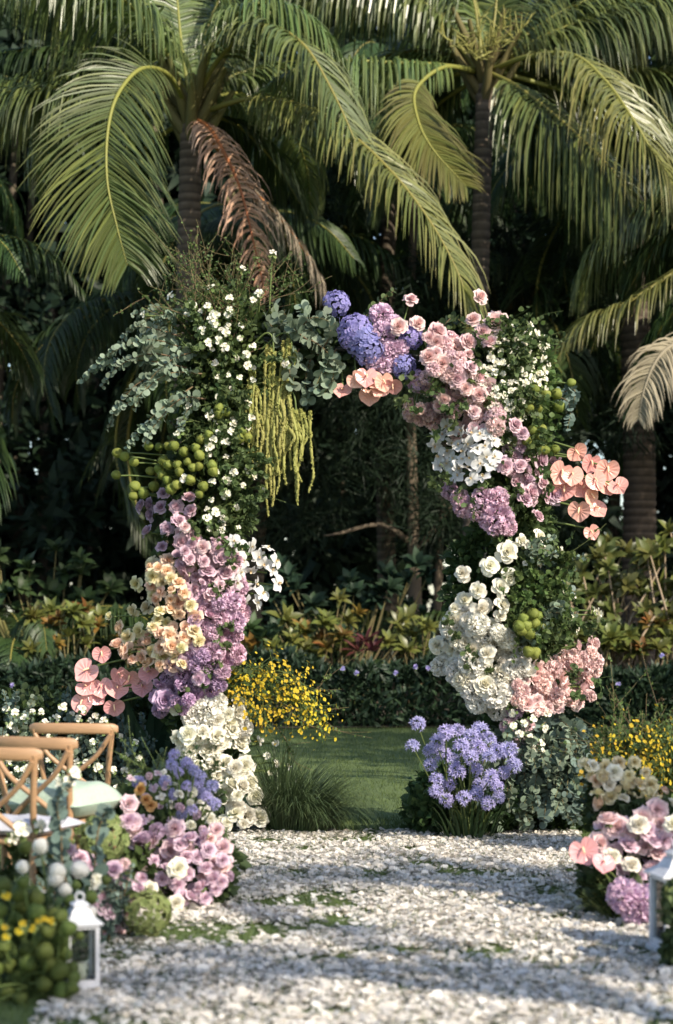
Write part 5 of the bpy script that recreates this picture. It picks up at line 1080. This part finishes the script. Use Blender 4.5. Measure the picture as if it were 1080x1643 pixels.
# ------------------------------------------------------------------ lanterns
def lantern(px, Y, w, h, label, rz=0.35):
    c = at(px, 1000, Y); t = thing('lantern', label, 'lantern', (c.x, Y, 0)); hb = h * 0.62; z0 = 0.012
    def rp(x, y): ca, sa = math.cos(rz), math.sin(rz); return (c.x + ca * x - sa * y, Y + sa * x + ca * y)
    m = MB(); box(m, (c.x, Y, z0 + h * 0.025), (w * 1.12, w * 1.12, h * 0.05), 0, rz); box(m, (c.x, Y, z0 + h * 0.065), (w, w, h * 0.028), 0, rz); m.build('base', 'white_paint', t, False)
    for sx in (-1, 1):
        for sy in (-1, 1):
            x, y = rp(sx * w * 0.44, sy * w * 0.44); m = MB(); box(m, (x, y, z0 + h * 0.08 + hb / 2), (w * 0.12, w * 0.12, hb), 0, rz); m.build('post', 'white_paint', t, False)
    for k in range(4):
        a = rz + k * math.pi / 2; x, y = c.x + math.cos(a) * w * 0.43, Y + math.sin(a) * w * 0.43
        m = MB(); box(m, (x, y, z0 + h * 0.085 + hb / 2), (0.003, w * 0.74, hb - 0.004), 0, a); m.build('pane', 'glass', t, False)
        m = MB(); xx, yy = c.x + math.cos(a) * w * 0.45, Y + math.sin(a) * w * 0.45
        box(m, (xx, yy, z0 + h * 0.08 + hb - h * 0.02), (w * 0.06, w * 0.75, h * 0.04), 0, a); m.build('rail', 'white_paint', t, False); m = MB(); box(m, (xx, yy, z0 + h * 0.08 + h * 0.018), (w * 0.06, w * 0.75, h * 0.035), 0, a); m.build('rail', 'white_paint', t, False)
    zr = z0 + h * 0.082 + hb
    def frustum(m, prof):
        V = []
        for r, z in prof:
            for k in range(4): a = rz + math.pi / 4 + k * math.pi / 2; V.append((c.x + math.cos(a) * r * 1.414, Y + math.sin(a) * r * 1.414, z))
        F = [[i * 4 + k, i * 4 + (k + 1) % 4, i * 4 + 4 + (k + 1) % 4, i * 4 + 4 + k] for i in range(len(prof) - 1) for k in range(4)]; m.add(V, F); return m
    frustum(MB(), [(0.001, zr), (w * 0.6, zr), (w * 0.6, zr + h * 0.018), (w * 0.55, zr + h * 0.03), (w * 0.36, zr + h * 0.085), (w * 0.27, zr + h * 0.15), (w * 0.25, zr + h * 0.16), (w * 0.001, zr + h * 0.165)]).build('roof', 'white_paint', t, False)
    m = frustum(MB(), [(0.001, zr + h * 0.16), (w * 0.22, zr + h * 0.16), (w * 0.22, zr + h * 0.2), (w * 0.27, zr + h * 0.205), (w * 0.16, zr + h * 0.235), (0.001, zr + h * 0.25)]); m.build('vent_cap', 'white_paint', t, False)
    m = MB(); th = np.linspace(0, 2 * math.pi, 20); tube(m, np.stack([c.x + np.cos(th) * w * 0.13, np.full(20, Y), zr + h * 0.285 + np.sin(th) * w * 0.13], 1), w * 0.03, 6, cap=False); m.build('ring_handle', 'white_paint', t)
    m = MB(); lathe(m, [(0.001, z0 + h * 0.08), (w * 0.2, z0 + h * 0.08), (w * 0.2, z0 + h * 0.27), (w * 0.17, z0 + h * 0.28), (0.001, z0 + h * 0.275)], 16, (c.x, Y, 0)); m.build('candle', 'candle', t)
lantern(128, 7.45, 0.125, 0.355, 'small white lantern with a pointed roof beside the deep green seed balls'); lantern(1091, 8.3, 0.2, 0.46, 'larger white lantern half behind the clipped moss ball', 0.2)

# ------------------------------------------------------------------ cross-back chairs
def rod(mb, pts, r, n=14, sides=8): return tube(mb, cspline(pts, n), r, sides)
def chair(x, y, rz, label):
    t = thing('cross_back_chair', label, 'chair', (x, y, 0), 'wooden chairs beside the aisle'); ca, sa = math.cos(rz), math.sin(rz)
    def W(p): return (x + ca * p[0] - sa * p[1], y + sa * p[0] + ca * p[1], p[2])          # chair faces local +Y
    def part(name, pts, r, n=14): m = MB(); rod(m, [W(p) for p in pts], r, n); m.build(name, 'wood', t)
    for s in (-1, 1):
        part('back_post', [(s * 0.165, -0.02, 0), (s * 0.17, 0.0, 0.44), (s * 0.185, -0.03, 0.62), (s * 0.215, -0.07, 0.83)], 0.0155)
        part('front_leg', [(s * 0.2, 0.4, 0), (s * 0.19, 0.38, 0.44)], 0.016)
        part('side_stretcher', [(s * 0.168, 0.0, 0.2), (s * 0.195, 0.385, 0.2)], 0.009)
    m = MB(); P = cspline([W(p) for p in [(-0.245, -0.055, 0.832), (-0.15, -0.095, 0.835), (0, -0.112, 0.836), (0.15, -0.095, 0.835), (0.245, -0.055, 0.832)]], 24)
    V = []; hw = 0.031
    for i, p in enumerate(P):
        e = min(1, 0.55 + 0.45 * math.sqrt(min(1, min(i, 23 - i) / 2.0))); nv = np.array([-sa, ca, 0]) * 0.011
        for k in range(10): a = k / 10 * 2 * math.pi; V.append(p + nv * math.cos(a) * e + np.array([0, 0, hw * math.sin(a) * e]))
    F = [[i * 10 + k, i * 10 + (k + 1) % 10, i * 10 + 10 + (k + 1) % 10, i * 10 + 10 + k] for i in range(23) for k in range(10)]
    m.add(V, F); m.add([P[0]] + V[:10], [[0, 1 + (k + 1) % 10, 1 + k] for k in range(10)]); m.add([P[-1]] + V[-10:], [[0, 1 + k, 1 + (k + 1) % 10] for k in range(10)]); m.build('top_rail', 'wood', t)
    for s in (-1, 1): part('cross_brace', [(s * 0.21, -0.08, 0.805), (s * 0.12, -0.075 + 0.008 * s, 0.68), (-s * 0.05, -0.045 + 0.008 * s, 0.55), (-s * 0.165, -0.012, 0.45)], 0.0135)
    m = MB(); prof = []
    n = 20; th = np.arange(n) / n * 2 * math.pi; sq = lambda c: np.sign(c) * np.abs(c) ** 0.55
    rx = 0.205 + 0.02 * np.sin(th); ox, oy = sq(np.cos(th)) * rx, sq(np.sin(th)) * 0.205 + 0.19
    for sc_, z in ((0.95, 0.43), (1.0, 0.437), (1.0, 0.455), (0.96, 0.462), (0.5, 0.458), (0.02, 0.456)): prof += [W(((ox[k]) * sc_, (oy[k] - 0.19) * sc_ + 0.19, z)) for k in range(n)]
    m.add(prof, [[i * n + k, i * n + (k + 1) % n, i * n + n + (k + 1) % n, i * n + n + k] for i in range(5) for k in range(n)]); m.build('seat', 'wood', t)
    part('front_stretcher', [(-0.195, 0.385, 0.25), (0.195, 0.385, 0.25)], 0.009); part('cross_stretcher', [(-0.18, 0.2, 0.2), (0.18, 0.2, 0.2)], 0.009)
    return W
def cushion(W, mat, label, z=0.463, th=0.085, s=0.215, cy=0.2, name='seat_cushion'):
    m = MB(); n = 14; u = np.linspace(-1, 1, n + 1); U, V_ = np.meshgrid(u, u); prof = ((1 - U ** 4) * (1 - V_ ** 4)) ** 0.4
    pinch = 1 - 0.10 * (1 - np.abs(U)) ** 1 * np.abs(V_) ** 2 - 0.0; X = U * s * (1 - 0.07 * (1 - V_ ** 2) * 0 - 0.06 * (1 - np.abs(V_)) * np.abs(U)); Y_ = V_ * s * (1 - 0.06 * (1 - np.abs(U)) * np.abs(V_)) + cy
    wr = 0.006 * np.sin(9 * U + 4 * V_) * prof
    for sg in (1, -1):
        Z = z + th * 0.42 + sg * (prof * th * (0.58 if sg > 0 else 0.42) + (wr if sg > 0 else 0)); VV = [W((a, b, c)) for a, b, c in zip(X.ravel(), Y_.ravel(), Z.ravel())]
        F = grid_faces(n, n); m.add(VV, F if sg > 0 else F[:, ::-1])
    o = m.build(name, mat); o['label'] = label; o['category'] = 'cushion'; return o
W3 = chair(at(120, 1000, 10.55).x, 10.62, R(-8), 'wooden cross-back chair farthest along the row, with no cushion in sight')
W2 = chair(at(58, 1000, 9.25).x, 9.35, R(-24), 'wooden cross-back chair holding the mint green cushion')
W1 = chair(at(-8, 1000, 8.5).x, 8.6, R(-20), 'wooden cross-back chair nearest the pompon flowers')
cushion(W2, 'cushion', 'plump mint green cushion lying on a wooden chair seat', th=0.17, s=0.225); cushion(W1, 'cushion_white', 'white cushion on the chair nearest the pompon flowers', th=0.07)

# ------------------------------------------------------------------ unseen palms, few fronds turned sideways to throw shadow bands across the petals

sp = [((7.3, -0.1, 0), 7.0, 'unseen palm with fronds set to shade the petals, standing across the aisle from the chairs', (0.1, 3.2, 2.9), 3, (2, 2, 1)), ((9.7, 0.7, 0), 9.0, 'taller unseen palm with few fronds set for shadow bands, beyond the first shading palm', (0.0, 3.2), 2, (2, 2)), ((8.6, 1.5, 0), 8.0, 'slender unseen palm with two fronds set for shadow bands, between the shading palms', (0.2, 2.9), 2, (1, 1))]
for i, (l, h, lab, ang, nf, fl) in enumerate(sp): palm(l, (l[0] + 0.2, l[1], h), lab, 0.13, nf, 'palm_leaf', 60 + i, scale=0.8, angles=ang, fill=fl)
